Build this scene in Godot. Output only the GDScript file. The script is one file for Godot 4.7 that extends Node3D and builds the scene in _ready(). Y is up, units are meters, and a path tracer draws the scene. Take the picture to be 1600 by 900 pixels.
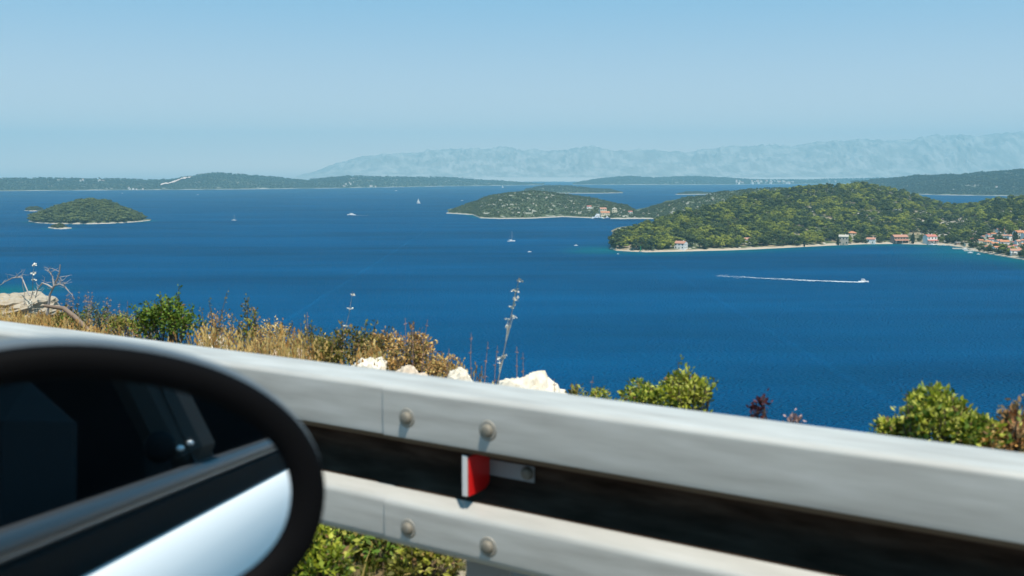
extends Node3D
# A seaside strait seen from the open side window of a car: wing mirror and guardrail close by, wooded islands, a bay village and hazy mountains beyond.
# Units are metres, sea level is y = 0, the camera stands 75 m above it. Road things are built in a road frame: x runs along the road (the car's way), y up from the asphalt, z out to sea.

const EYE := Vector3(0, 75, 0)
const ROAD_Y := 73.88
var road_frame := Transform3D(Basis(Vector3(-0.85027, 0, -0.52634), Vector3.UP, Vector3(0.52634, 0, -0.85027)), Vector3(0, ROAD_Y, 0))
var used := {}
var noise := FastNoiseLite.new()
var fine := FastNoiseLite.new()
var M := {}

# ---------------------------------------------------------------- land: each station is shore x, z, ridge x, y, z, back shore x, z
const HEADLAND := [[101.3, -1037.4, 104.3, 0.6, -1062.2, 153.1, -1559.8], [104.9, -1014.9, 110.7, 7.4, -1059.6, 162.7, -1556.9], [118.3, -1001.9, 128.7, 11.7, -1081.2, 187.9, -1577.7], [133.2, -993.4, 146.0, 14.8, -1102.7, 211.6, -1598.4], [166.3, -1001.9, 189.3, 21.1, -1190.7, 267.8, -1684.5], [193.5, -1010.6, 237.1, 28.7, -1287.3, 327.7, -1779.0], [221.2, -1019.3, 296.0, 35.1, -1391.9, 400.0, -1881.0], [250.4, -1032.8, 366.1, 42.6, -1519.2, 483.3, -2005.3], [281.7, -1051.3, 424.1, 48.4, -1592.9, 552.7, -2076.1], [314.2, -1070.5, 480.2, 51.9, -1647.1, 620.1, -2127.1], [347.8, -1090.4, 532.9, 54.2, -1682.1, 683.9, -2158.7], [389.7, -1111.0, 593.1, 56.6, -1717.9, 756.3, -2190.5], [427.2, -1116.3, 652.4, 46.9, -1715.3, 830.2, -2182.7], [451.4, -1105.8, 682.6, 33.0, -1681.0, 870.8, -2144.3], [473.0, -1090.4, 693.1, 23.9, -1605.3, 891.3, -2064.3], [473.8, -1060.8, 701.9, 23.8, -1572.2, 905.7, -2028.8], [464.4, -1010.6, 707.6, 26.8, -1537.1, 916.7, -1991.3], [460.8, -968.8, 719.0, 32.8, -1510.4, 933.9, -1961.9], [460.5, -930.3, 726.6, 37.9, -1468.1, 948.3, -1916.2], [459.6, -888.0, 734.7, 41.6, -1421.2, 964.4, -1865.3], [458.0, -813.8, 750.7, 47.4, -1337.6, 995.4, -1773.6]]
const BACK_HILL := [[187.8, -1757.8, 202.1, 0.6, -1816.6, 257.4, -2313.5], [208.4, -1770.9, 229.3, 3.9, -1879.2, 289.9, -2375.5], [236.5, -1770.9, 263.4, 12.6, -1928.8, 331.0, -2424.2], [262.7, -1757.8, 297.8, 22.9, -1954.7, 373.1, -2449.0], [295.3, -1719.4, 336.8, 31.3, -1965.9, 421.2, -2458.7], [334.2, -1694.7, 391.1, 37.8, -1989.2, 487.5, -2479.8], [388.1, -1694.7, 464.7, 46.0, -2036.2, 575.9, -2523.7], [452.8, -1694.7, 549.0, 48.9, -2062.3, 677.6, -2545.5], [539.0, -1694.7, 658.0, 50.1, -2076.6, 809.0, -2553.2]]
const HARBOUR_ISLAND := [[-132.9, -2029.5, -132.8, 0.6, -2069.6, -155.3, -2418.8], [-107.8, -1995.2, -104.8, 10.1, -2115.5, -122.1, -2465.1], [-76.7, -1946.0, -75.6, 20.3, -2166.1, -87.8, -2515.9], [-57.2, -1797.9, -43.2, 31.9, -2128.4, -50.3, -2478.3], [-22.5, -1770.9, -6.8, 39.9, -2131.1, -7.9, -2481.1], [34.0, -1784.3, 34.3, 42.2, -2164.4, 39.9, -2514.3], [94.3, -1854.3, 91.3, 37.3, -2214.9, 105.7, -2564.6], [132.5, -1811.7, 142.7, 30.3, -2141.8, 165.9, -2491.0], [169.0, -1770.9, 186.9, 22.8, -2030.4, 218.9, -2378.9], [200.5, -1770.9, 218.2, 16.7, -1930.0, 257.5, -2277.7], [228.7, -1797.9, 237.1, 3.0, -1837.2, 281.9, -2184.3]]
const OUTER_ISLAND := [[43.5, -4576.8, 65.9, 12.9, -4726.5, 71.5, -5126.5], [142.4, -4490.2, 157.8, 27.3, -4789.9, 171.0, -5189.7], [223.6, -4406.9, 256.2, 27.6, -4755.7, 277.7, -5155.1], [331.7, -4358.4, 354.2, 18.2, -4657.6, 384.6, -5056.4], [419.2, -4406.9, 448.6, 10.9, -4655.3, 486.9, -5053.4], [492.7, -4490.2, 499.8, 0.6, -4529.7, 543.7, -4927.3]]
const OUTER_ISLET := [[663.6, -4102.4, 673.4, 0.6, -4131.2, 705.6, -4328.6], [697.8, -4074.3, 723.0, 8.6, -4191.7, 756.9, -4388.8], [754.6, -4102.4, 781.5, 9.1, -4250.0, 817.7, -4446.7], [847.3, -4174.6, 861.7, 2.6, -4232.9, 901.6, -4428.8]]
const WOODED_ISLE := [[-803.5, -1670.7, -805.2, 0.6, -1676.6, -852.8, -1775.7], [-767.0, -1618.0, -781.0, 6.2, -1655.7, -827.9, -1755.1], [-726.4, -1585.4, -756.6, 16.3, -1654.1, -802.3, -1754.1], [-692.4, -1576.9, -729.1, 26.5, -1664.6, -773.3, -1765.3], [-662.3, -1576.9, -701.3, 31.5, -1674.4, -743.8, -1775.9], [-638.2, -1591.8, -676.6, 28.2, -1678.7, -717.7, -1780.8], [-620.3, -1624.7, -649.0, 15.2, -1688.6, -688.5, -1791.3], [-611.8, -1663.6, -625.3, 3.6, -1695.9, -663.4, -1799.1], [-612.6, -1704.5, -613.6, 0.6, -1710.5, -650.8, -1814.0]]
const LITTLE_ISLET := [[-673.0, -1458.0, -673.4, 0.6, -1461.1, -680.1, -1475.6], [-654.1, -1434.9, -658.9, 2.5, -1445.9, -665.5, -1460.5], [-641.0, -1427.9, -648.0, 5.4, -1442.4, -654.5, -1457.0], [-635.9, -1434.9, -641.3, 2.1, -1445.6, -647.8, -1460.2], [-634.7, -1449.0, -635.9, 0.6, -1451.8, -642.3, -1466.4]]
const FAR_ISLET := [[-1059.0, -2187.1, -1059.6, 0.6, -2191.3, -1072.6, -2218.3], [-1034.5, -2159.1, -1043.8, 5.9, -2182.4, -1056.7, -2209.5], [-1020.8, -2159.1, -1029.9, 6.6, -2182.5, -1042.7, -2209.6], [-1023.0, -2199.3, -1023.5, 0.6, -2203.5, -1036.1, -2230.7]]
const LOW_COAST := [[-2710.6, -4857.5, -3145.7, 56.0, -5645.3, -3535.2, -6344.1], [-2569.0, -5064.5, -2973.1, 53.5, -5868.7, -3334.6, -6582.4], [-2422.7, -5163.6, -2844.4, 55.6, -6070.3, -3183.9, -6794.7], [-2322.0, -5231.8, -2724.8, 53.4, -6147.1, -3049.0, -6878.4], [-2218.6, -5301.8, -2601.9, 52.4, -6225.4, -2910.4, -6963.5], [-2058.1, -5410.4, -2411.3, 48.0, -6346.0, -2695.5, -7093.8], [-1930.1, -5485.3, -2226.8, 42.1, -6335.0, -2492.1, -7089.7], [-1857.4, -5527.8, -2142.0, 47.9, -6381.7, -2396.5, -7140.1], [-1798.5, -5562.3, -2072.9, 59.9, -6419.5, -2318.7, -7180.8], [-1723.7, -5606.1, -1985.3, 78.1, -6467.2, -2220.1, -7232.0], [-1663.1, -5641.5, -1914.5, 88.4, -6505.7, -2140.3, -7273.2], [-1560.1, -5723.0, -1794.1, 80.3, -6592.1, -2004.2, -7364.0], [-1412.6, -5864.2, -1621.4, 63.5, -6739.6, -1808.6, -7517.5], [-1289.3, -5982.2, -1477.6, 46.1, -6862.3, -1646.0, -7644.4], [-1232.2, -6036.9, -1411.1, 37.2, -6919.0, -1571.0, -7702.8], [-1132.0, -6157.8, -1329.4, 56.1, -7240.0, -1473.9, -8026.8], [-1026.3, -6349.7, -1200.3, 69.7, -7435.8, -1327.8, -8225.6], [-846.3, -6676.5, -983.6, 62.2, -7767.9, -1084.1, -8561.5], [-668.3, -7030.0, -771.6, 59.2, -8125.2, -847.3, -8921.6], [-471.7, -7442.5, -540.7, 58.6, -8540.3, -591.3, -9338.7], [-292.1, -7682.8, -326.1, 39.6, -8582.2, -356.5, -9381.6], [0.0, -8093.5, 0.0, 21.6, -8693.5, 0.0, -9493.5], [269.5, -8506.9, 279.0, 0.6, -8806.7, 304.3, -9606.3]]
const FAR_COAST := [[527.1, -8757.3, 545.1, 0.6, -9056.8, 635.3, -10554.0], [721.4, -8757.3, 844.0, 36.5, -10252.3, 967.1, -11747.2], [887.8, -8757.3, 1038.3, 57.2, -10249.7, 1189.5, -11742.1], [1026.5, -8757.3, 1200.1, 65.6, -10247.2, 1374.6, -11737.0], [1220.7, -8757.3, 1426.8, 51.4, -10243.1, 1633.8, -11728.7], [1442.7, -8757.3, 1685.1, 61.7, -10237.6, 1928.8, -11717.7], [1609.2, -8757.3, 1878.7, 64.3, -10232.9, 2149.5, -11708.2], [1844.7, -8822.2, 2150.2, 52.6, -10290.8, 2457.0, -11759.1], [2042.6, -8955.0, 2375.0, 37.3, -10417.7, 2708.4, -11880.2], [2322.0, -9161.9, 2689.3, 29.2, -10616.2, 3057.7, -12070.3], [2777.1, -9528.7, 3195.5, 28.5, -10969.1, 3615.1, -12409.3], [3333.0, -9926.1, 3808.7, 39.9, -11348.6, 4285.9, -12770.7], [3937.3, -10358.0, 4467.9, 49.8, -11761.0, 5000.6, -13163.2], [4802.3, -10829.2, 5407.7, 52.8, -12201.6, 6015.4, -13573.0], [5762.7, -10829.2, 6464.2, 56.7, -12155.1, 7168.5, -13479.4]]
const INLET_HILL := [[1666.5, -4958.8, 1824.2, 36.8, -5433.3, 2110.6, -6286.5], [1724.9, -4857.5, 1923.5, 48.8, -5423.7, 2224.4, -6271.9], [1781.0, -4760.2, 2023.6, 59.1, -5416.8, 2338.5, -6259.9], [1662.3, -4159.9, 1955.8, 71.0, -4904.2, 2289.2, -5740.1], [1684.0, -3992.1, 2030.1, 74.0, -4822.9, 2379.3, -5652.4], [1743.4, -3926.1, 2104.7, 77.0, -4750.4, 2469.2, -5573.2], [1850.1, -3837.2, 2279.5, 91.9, -4740.4, 2669.5, -5551.5], [1886.6, -3717.0, 2333.7, 100.0, -4611.5, 2740.1, -5414.6], [1997.6, -3497.9, 2536.4, 115.8, -4456.9, 2981.5, -5239.2], [2141.6, -3213.6, 2798.8, 131.9, -4217.6, 3296.5, -4967.5]]
const MOUNTAINS := [[-2873.6, -13149.8, -3043.2, 48.7, -13931.6, -3576.7, -16374.0], [-2665.4, -13149.8, -3159.3, 114.2, -15600.5, -3655.5, -18050.8], [-2332.2, -13149.8, -2763.9, 241.8, -15612.3, -3199.7, -18074.0], [-1999.1, -13149.8, -2368.5, 369.2, -15622.4, -2743.2, -18094.1], [-1665.9, -13149.8, -1974.1, 418.3, -15630.7, -2287.3, -18111.0], [-1332.7, -13149.8, -1579.7, 443.0, -15637.6, -1830.9, -18124.9], [-1082.8, -13149.8, -1283.7, 457.7, -15641.7, -1488.2, -18133.3], [-832.9, -13149.8, -987.5, 477.4, -15645.0, -1145.0, -18140.1], [-666.4, -13149.8, -790.1, 487.2, -15646.7, -916.1, -18143.6], [-499.8, -13149.8, -592.5, 501.9, -15648.1, -687.1, -18146.3], [-291.5, -13149.8, -345.7, 477.5, -15649.2, -400.9, -18148.6], [-83.3, -13149.8, -98.8, 506.9, -15649.8, -114.5, -18149.7], [124.9, -13149.8, 148.2, 467.7, -15649.7, 171.9, -18149.6], [374.8, -13149.8, 444.6, 448.1, -15648.8, 515.6, -18147.8], [666.4, -13149.8, 790.2, 462.8, -15646.7, 916.3, -18143.6], [832.9, -13149.8, 987.4, 492.1, -15645.0, 1144.9, -18140.1], [1041.2, -13149.8, 1233.9, 511.6, -15642.4, 1430.5, -18134.6], [1332.7, -13149.8, 1579.5, 462.5, -15637.6, 1830.7, -18124.9], [1665.9, -13149.8, 1973.3, 477.0, -15630.8, 2286.4, -18111.2], [1999.1, -13149.8, 2367.1, 452.4, -15622.6, 2741.6, -18094.4], [2332.2, -13149.8, 2759.9, 452.1, -15613.0, 3195.1, -18074.8], [2540.5, -13149.8, 3004.5, 476.4, -15606.4, 3477.1, -18061.3], [2748.7, -13149.8, 3248.5, 510.4, -15599.4, 3758.2, -18046.8], [3040.2, -13149.8, 3590.7, 505.2, -15588.5, 4151.9, -18024.7], [3331.8, -13149.8, 3931.5, 524.3, -15576.8, 4543.3, -18000.8], [3706.6, -13149.8, 4368.9, 533.6, -15560.5, 5044.7, -17967.4], [4081.4, -13149.8, 4803.9, 576.8, -15543.2, 5542.1, -17931.7], [4289.6, -13149.8, 5045.1, 591.0, -15533.0, 5817.4, -17910.7], [4497.9, -13149.8, 5284.7, 639.1, -15522.9, 6090.4, -17889.5], [4747.8, -13149.8, 5574.4, 614.4, -15509.3, 6420.0, -17861.9], [4997.6, -13149.8, 5862.6, 614.0, -15495.5, 6747.2, -17833.8], [5330.8, -13149.8, 6245.0, 632.6, -15476.8, 7180.5, -17795.2], [5539.1, -13149.8, 6482.1, 675.6, -15465.3, 7448.5, -17771.0], [5747.3, -13149.8, 6719.2, 704.1, -15453.4, 7716.0, -17746.0], [5872.2, -13149.8, 6862.7, 684.5, -15445.4, 7877.8, -17730.1], [5997.2, -13149.8, 7005.6, 674.5, -15437.6, 8038.7, -17714.1], [6330.4, -13149.8, 7382.3, 731.5, -15417.9, 8462.0, -17672.8], [6663.5, -13149.8, 7759.7, 740.2, -15396.9, 8884.9, -17629.4], [7496.5, -13149.8, 8697.7, 756.9, -15342.7, 9930.6, -17517.5], [8745.9, -13149.8, 10090.5, 762.7, -15257.9, 11469.6, -17343.1]]

# houses: x, y, z, width, depth, wall height, roof, turn, wall, roof colour, label
const HOUSES := [
	[170.3, 2.2, -1011.3, 10.97, 8.78, 5.58, "g", -35, 0, 0, "white two storey house with red roof standing on the pine headland shore"],
	[127.3, 5.2, -1018.6, 3.66, 2.93, 2.48, "f", 10, 0, 2, "tiny flat white hut among the pines near the green light tower"],
	[185.9, 5.5, -1034.5, 3.21, 2.57, 2.29, "f", 0, 0, 2, "tiny flat white hut uphill of the white two storey shore house"],
	[248.2, 4.8, -1056.2, 8.29, 6.22, 4.27, "g", 5, 0, 0, "white cottage with orange roof facing the water above a path"],
	[303.9, 5.6, -1091.3, 9.24, 7.39, 3.43, "g", -40, 0, 0, "white gabled cottage with faded red roof deep among tall pines"],
	[362.5, 0.5, -1097.6, 10.01, 8.01, 8.74, "g", -20, 2, 3, "tall grey stone house with pale roof at the water"],
	[384.0, 5.7, -1134.8, 9.16, 7.33, 5.44, "h", -25, 1, 1, "cream house with bright orange hipped roof behind the stone house"],
	[399.0, 1.0, -1115.2, 9.05, 7.24, 4.30, "g", -30, 0, 0, "low white house with faded red gable roof behind dark bushes"],
	[431.8, 1.2, -1119.5, 16.51, 9.08, 6.53, "g", 8, 3, 0, "long brown house with orange roof and red porch canopy"],
	[461.2, 1.2, -1107.8, 12.23, 8.56, 7.62, "g", 12, 0, 4, "white house with bright red roof and red awning over moored boats"],
	[447.5, 8.0, -1171.8, 5.75, 4.60, 2.28, "f", 0, 4, 2, "low roofless pinkish wall ruin on the dry terraces"],
	[441.7, 21.2, -1251.4, 7.44, 4.46, 2.09, "f", 0, 4, 2, "low stone ruin on the slope with flat top, over green pines"],
	[455.8, 20.0, -1252.5, 6.79, 4.08, 2.26, "f", 10, 4, 2, "pinkish stone barn on the slope beside the low ruin"],
	[525.1, 14.5, -1081.0, 7.96, 5.57, 2.91, "g", 5, 0, 0, "white house with pink roof alone above the village"],
	[516.3, 13.9, -1023.5, 9.35, 7.48, 4.16, "g", 10, 0, 1, "white house with large orange roof at the top of the village"],
	[508.4, 12.5, -993.0, 7.96, 6.37, 5.40, "g", 10, 0, 1, "tall white house under orange roof beside the cypress trees"],
	[503.2, 10.7, -1013.9, 5.19, 5.19, 4.45, "h", 0, 0, 0, "narrow white tower house with small orange hipped roof"],
	[492.9, 6.0, -1068.8, 7.80, 6.24, 2.49, "h", 0, 1, 4, "low cream house with pink red hipped roof behind the quay"],
	[485.6, 5.8, -1024.6, 6.93, 5.55, 2.74, "h", 15, 1, 1, "orange roofed cream house behind the harbour oaks"],
	[482.3, 5.4, -1003.4, 6.24, 4.99, 2.69, "g", -10, 1, 1, "small house with deep orange roof wedged in the village row"],
	[489.6, 7.2, -1009.2, 6.86, 5.49, 3.05, "g", 15, 0, 0, "white house with pink roof in the upper village row"],
	[487.1, 6.8, -993.4, 8.46, 6.34, 3.68, "g", -15, 0, 1, "broad white gabled house in the middle of the village"],
	[494.0, 8.9, -977.8, 6.70, 5.36, 2.98, "g", 0, 0, 0, "plain white house with low pale roof under the cypress trees"],
	[472.5, 3.3, -977.9, 6.64, 4.65, 2.63, "g", 10, 0, 1, "white house with orange roof directly above the dark waterside trees"],
	[475.8, 4.4, -960.0, 8.19, 5.73, 2.92, "g", -5, 0, 0, "white house with red roof and two dark windows above the beach path"],
	[468.3, 2.7, -932.5, 9.04, 6.33, 3.47, "g", -20, 0, 0, "white house with arched porch closest to the pebble beach"],
	[482.3, 2.1, -1080.3, 9.65, 5.79, 2.00, "f", 0, 3, 2, "flat dark roofed shed at the village quay"],
	[478.3, 2.5, -1053.2, 5.89, 4.13, 2.10, "f", 0, 1, 2, "small flat cream kiosk on the village quay"],
	[145.2, 14.4, -1898.9, 8.73, 6.11, 3.69, "g", 0, 0, 4, "white house with dark red roof alone above the yacht harbour"],
	[166.4, 4.8, -1804.0, 16.62, 9.97, 4.93, "g", 5, 1, 1, "cream harbour house with orange roof behind the big white yacht"],
	[165.8, 9.2, -1838.7, 12.23, 9.78, 6.14, "g", 10, 1, 0, "tall cream house with pale gable behind the orange roofed harbour house"],
	[186.1, 9.0, -1828.2, 8.43, 7.58, 7.23, "h", 0, 1, 3, "square cream tower house with flat hip roof over the harbour"],
	[214.7, 7.9, -1826.6, 7.50, 5.25, 2.89, "g", -10, 0, 4, "small white house with red roof at the end of the harbour"],
	[124.8, 6.2, -1856.6, 5.69, 4.55, 2.48, "f", 0, 1, 2, "small pale hut behind moored sailing boats"],
	[500.8, 8.3, -1067.6, 4.11, 3.28, 2.92, "g", 20, 0, 0, "small house with tiled roof packed between larger houses of the bay village"],
	[505.6, 9.7, -1066.6, 4.88, 3.91, 3.44, "g", 30, 0, 4, "small house with tiled roof packed between larger houses of the bay village"],
	[510.9, 11.2, -1065.7, 4.75, 3.80, 2.93, "g", -21, 0, 1, "small house with tiled roof packed between larger houses of the bay village"],
	[507.0, 11.3, -1031.3, 5.29, 4.23, 2.81, "g", -32, 0, 0, "small house with tiled roof packed between larger houses of the bay village"],
	[493.2, 8.6, -985.0, 3.96, 3.17, 2.04, "h", 20, 0, 4, "small house with tiled roof packed between larger houses of the bay village"],
	[487.2, 7.4, -957.2, 4.65, 3.72, 3.15, "g", 16, 1, 1, "small house with tiled roof packed between larger houses of the bay village"],
	[481.0, 6.0, -936.6, 4.87, 3.90, 2.04, "g", -13, 0, 4, "small house with tiled roof packed between larger houses of the bay village"],
	[471.2, 3.1, -963.6, 4.77, 3.82, 3.06, "g", 9, 0, 4, "small house with tiled roof packed between larger houses of the bay village"],
	[475.6, 4.6, -938.7, 4.31, 3.45, 3.06, "g", -37, 1, 1, "small house with tiled roof packed between larger houses of the bay village"],
	[471.3, 3.7, -910.8, 4.41, 3.53, 2.27, "g", -27, 1, 1, "small house with tiled roof packed between larger houses of the bay village"],
	[492.6, 7.4, -1031.6, 4.79, 3.83, 3.44, "g", -25, 0, 4, "small house with tiled roof packed between larger houses of the bay village"],
	[481.8, 5.9, -960.8, 3.46, 2.76, 2.99, "g", -21, 0, 4, "small house with tiled roof packed between larger houses of the bay village"],
	[497.4, 9.9, -974.5, 4.85, 3.88, 3.14, "g", -35, 0, 1, "small house with tiled roof packed between larger houses of the bay village"],
	[486.6, 5.3, -1042.1, 4.65, 3.72, 3.37, "g", -10, 1, 1, "small house with tiled roof packed between larger houses of the bay village"],
	[473.0, 3.1, -1000.3, 3.40, 2.72, 2.15, "g", -15, 1, 1, "small house with tiled roof packed between larger houses of the bay village"],
	[517.7, 13.6, -1050.3, 4.85, 3.88, 2.35, "g", 3, 0, 1, "small house with tiled roof packed between larger houses of the bay village"],
]
# far town houses: x, y, z, width, turn, coast
const FAR_HOUSES := [
	[2121.4, 20.7, -9416.0, 15.0, -21, "C2"],
	[2093.2, 22.9, -9420.3, 16.5, -3, "C2"],
	[2166.3, 5.3, -9143.2, 13.0, 28, "C2"],
	[2065.5, 5.2, -9060.5, 18.4, -7, "C2"],
	[2015.5, 2.0, -8961.8, 18.2, -7, "C2"],
	[2252.6, 18.2, -9509.1, 14.3, 40, "C2"],
	[2151.8, 0.5, -9035.8, 18.6, 7, "C2"],
	[2021.0, 9.2, -9093.6, 17.0, 24, "C2"],
	[2103.3, 17.7, -9335.3, 13.8, 30, "C2"],
	[2289.7, 22.0, -9641.9, 14.4, -1, "C2"],
	[2207.5, 10.7, -9294.4, 15.0, 36, "C2"],
	[2085.6, 12.7, -9220.4, 13.1, -7, "C2"],
	[2275.9, 21.3, -9607.9, 11.9, 40, "C2"],
	[2240.9, 10.4, -9318.4, 17.3, 3, "C2"],
	[2291.0, 6.6, -9276.3, 13.5, -15, "C2"],
	[2526.3, 10.1, -9558.6, 15.3, 15, "C2"],
	[2603.1, 12.6, -9684.6, 19.8, 1, "C2"],
	[2367.1, 18.3, -9631.8, 15.9, 34, "C2"],
	[2555.5, 14.6, -9702.8, 17.2, -18, "C2"],
	[2453.3, 18.2, -9727.9, 17.5, -30, "C2"],
	[2569.8, 1.1, -9372.9, 21.2, 1, "C2"],
	[2296.8, 14.2, -9458.2, 23.8, 12, "C2"],
	[2552.5, 1.6, -9370.3, 20.6, -31, "C2"],
	[2425.8, 15.3, -9618.5, 18.3, -23, "C2"],
	[2348.3, 7.8, -9353.7, 14.7, 33, "C2"],
	[2322.6, 18.5, -9588.6, 15.1, 6, "C2"],
	[2665.5, 7.4, -9599.2, 18.3, -14, "C2"],
	[2476.6, 14.4, -9636.2, 14.0, -33, "C2"],
	[2544.7, 7.2, -9498.2, 24.1, 37, "C2"],
	[2273.4, 10.0, -9338.7, 15.6, -36, "C2"],
	[2302.3, 9.2, -9344.5, 21.4, 12, "C2"],
	[2574.6, 14.2, -9708.8, 15.8, 16, "C2"],
	[2507.4, 18.7, -9791.6, 18.4, -9, "C2"],
	[2539.1, 10.4, -9574.4, 15.7, -16, "C2"],
	[2303.8, 15.1, -9487.4, 15.8, -14, "C2"],
	[2596.5, 10.7, -9627.8, 16.3, 1, "C2"],
	[2227.7, 2.3, -9128.0, 18.7, 32, "C2"],
	[2364.3, 2.1, -9230.7, 19.9, -35, "C2"],
	[2534.1, 16.9, -9756.2, 15.9, 33, "C2"],
	[2566.9, 0.6, -9362.1, 16.7, 20, "C2"],
	[-2419.6, 44.4, -5929.3, 10.7, 27, "C1"],
	[-2474.4, 43.2, -5829.1, 10.5, 3, "C1"],
	[-2377.3, 41.4, -5886.3, 6.6, -5, "C1"],
	[-2402.5, 44.3, -5949.1, 6.5, 39, "C1"],
	[-2475.4, 41.8, -5793.1, 9.7, -33, "C1"],
	[-2401.7, 43.6, -5926.2, 8.8, 20, "C1"],
	[-2400.7, 41.6, -5862.4, 7.4, -40, "C1"],
	[-2542.6, 49.8, -5990.7, 9.7, -8, "C1"],
	[-2486.1, 43.1, -5818.5, 10.4, -12, "C1"],
	[-2022.0, 0.7, -5434.3, 7.3, 37, "C1"],
	[-2035.3, 0.5, -5423.8, 10.3, 20, "C1"],
	[-2000.2, 2.4, -5468.7, 6.7, 36, "C1"],
	[-2055.5, 2.1, -5431.8, 7.6, -23, "C1"],
	[-2073.4, 5.2, -5464.2, 11.0, -39, "C1"],
	[-2049.0, 3.9, -5460.7, 6.6, 29, "C1"],
	[-1063.5, 26.2, -6601.8, 9.9, 9, "C1"],
	[-1069.3, 18.9, -6500.9, 9.7, -28, "C1"],
	[-1064.2, 8.4, -6376.3, 8.7, 6, "C1"],
	[-1045.4, 19.3, -6543.0, 9.2, 16, "C1"],
	[-1065.6, 9.2, -6384.5, 6.1, -2, "C1"],
	[-1009.5, 17.9, -6592.3, 5.9, 31, "C1"],
	[-1057.2, 9.1, -6395.9, 6.0, -21, "C1"],
	[-1045.9, 9.5, -6419.8, 6.4, -40, "C1"],
	[-1050.8, 30.6, -6689.7, 6.9, 29, "C1"],
	[-922.3, 3.8, -6576.1, 9.0, 27, "C1"],
	[-923.9, 4.9, -6587.0, 10.2, 5, "C1"],
	[-917.2, 4.9, -6599.0, 10.3, -40, "C1"],
	[-895.7, 3.7, -6624.1, 7.6, 19, "C1"],
	[3238.0, 14.2, -10121.0, 17.1, 24, "C2"],
	[3231.2, 13.4, -10099.5, 13.0, -22, "C2"],
	[3151.4, 12.9, -10044.4, 17.3, 3, "C2"],
	[1875.9, 50.6, -4326.7, 4.7, 39, "C3"],
	[1775.8, 18.5, -4061.6, 5.2, 33, "C3"],
	[1923.8, 28.4, -4008.4, 7.0, -31, "C3"],
	[1817.7, 17.9, -4012.2, 4.5, 7, "C3"],
]
# boats: kind, x, z, length or mast height, label
const BOATS := [
	["sail", -0.7, -1154.7, 11.77, "white sailing yacht with bare mast drifting in open water"],
	["sailup", -256.2, -2764.0, 14.14, "yacht under full white sail far out in the strait"],
	["sail", -471.8, -1706.9, 10.15, "distant sailing yacht with thin bare mast off the wooded islet"],
	["sailup", -59.1, -6435.6, 18.45, "far white sail near the long low coast"],
	["motor", -308.0, -1930.1, 16.18, "white motor cruiser throwing a short wake in the strait"],
	["motor", 69.2, -1085.3, 4.50, "small white launch riding close to the headland tip"],
	["motor", 17.4, -993.4, 4.11, "small white launch with dark cabin between the yacht and the shore"],
	["speed", 249.6, -709.8, 7.19, "white speedboat pulling a long foam wake past the village bay"],
	["motor", -1671.2, -4326.7, 8.86, "far white boat near the quarry coast"],
	["motor", -1256.0, -4032.8, 8.07, "far white boat below the conical hill"],
	["motor", -586.2, -5108.1, 13.10, "far white boat off the low coast village"],
	["motor", -152.9, -3088.1, 7.88, "far white launch off the hilly island cape"],
	["motor", 955.5, -8568.1, 16.47, "far white boat on the horizon water"],
	["yacht", 150.3, -1776.3, 22.71, "large white yacht with blue stripe moored in the island harbour"],
	["yacht", 167.8, -1770.9, 11.33, "blue and white yacht moored behind the large white yacht"],
	["sail", 115.1, -1866.1, 9.53, "sailing yacht moored at the edge of the island harbour"],
	["motor", 129.7, -1854.3, 10.66, "white cruiser moored beside the sailing yacht"],
	["motor", 136.7, -1869.0, 9.55, "white cruiser moored off the pale hut"],
	["sail", 134.7, -1874.9, 10.78, "sailing yacht moored between two white cruisers"],
	["motor", 182.0, -1811.7, 8.12, "white boat moored at the harbour wall"],
	["motor", 190.4, -1803.4, 8.09, "white boat moored near the small red roofed house"],
	["motor", 458.4, -1095.5, 6.81, "white boat moored under the red awning"],
	["motor", 463.3, -1095.5, 4.55, "small white boat moored along the village wall"],
	["motor", 469.0, -1089.4, 3.78, "small white skiff moored mid way along the village wall"],
	["motor", 475.1, -1087.3, 4.53, "white boat moored next to the stone pier"],
	["motor", 448.0, -980.1, 5.49, "white boat tied below the quay steps"],
	["motor", 448.7, -964.0, 3.39, "little white dinghy tied near the pebble beach"],
	["motor", 462.6, -1023.8, 5.72, "blue canopied boat tied inside the stone pier"],
	["motor", 102.4, -968.8, 2.17, "tiny white skiff floating off the orange cliff"],
]

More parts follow.
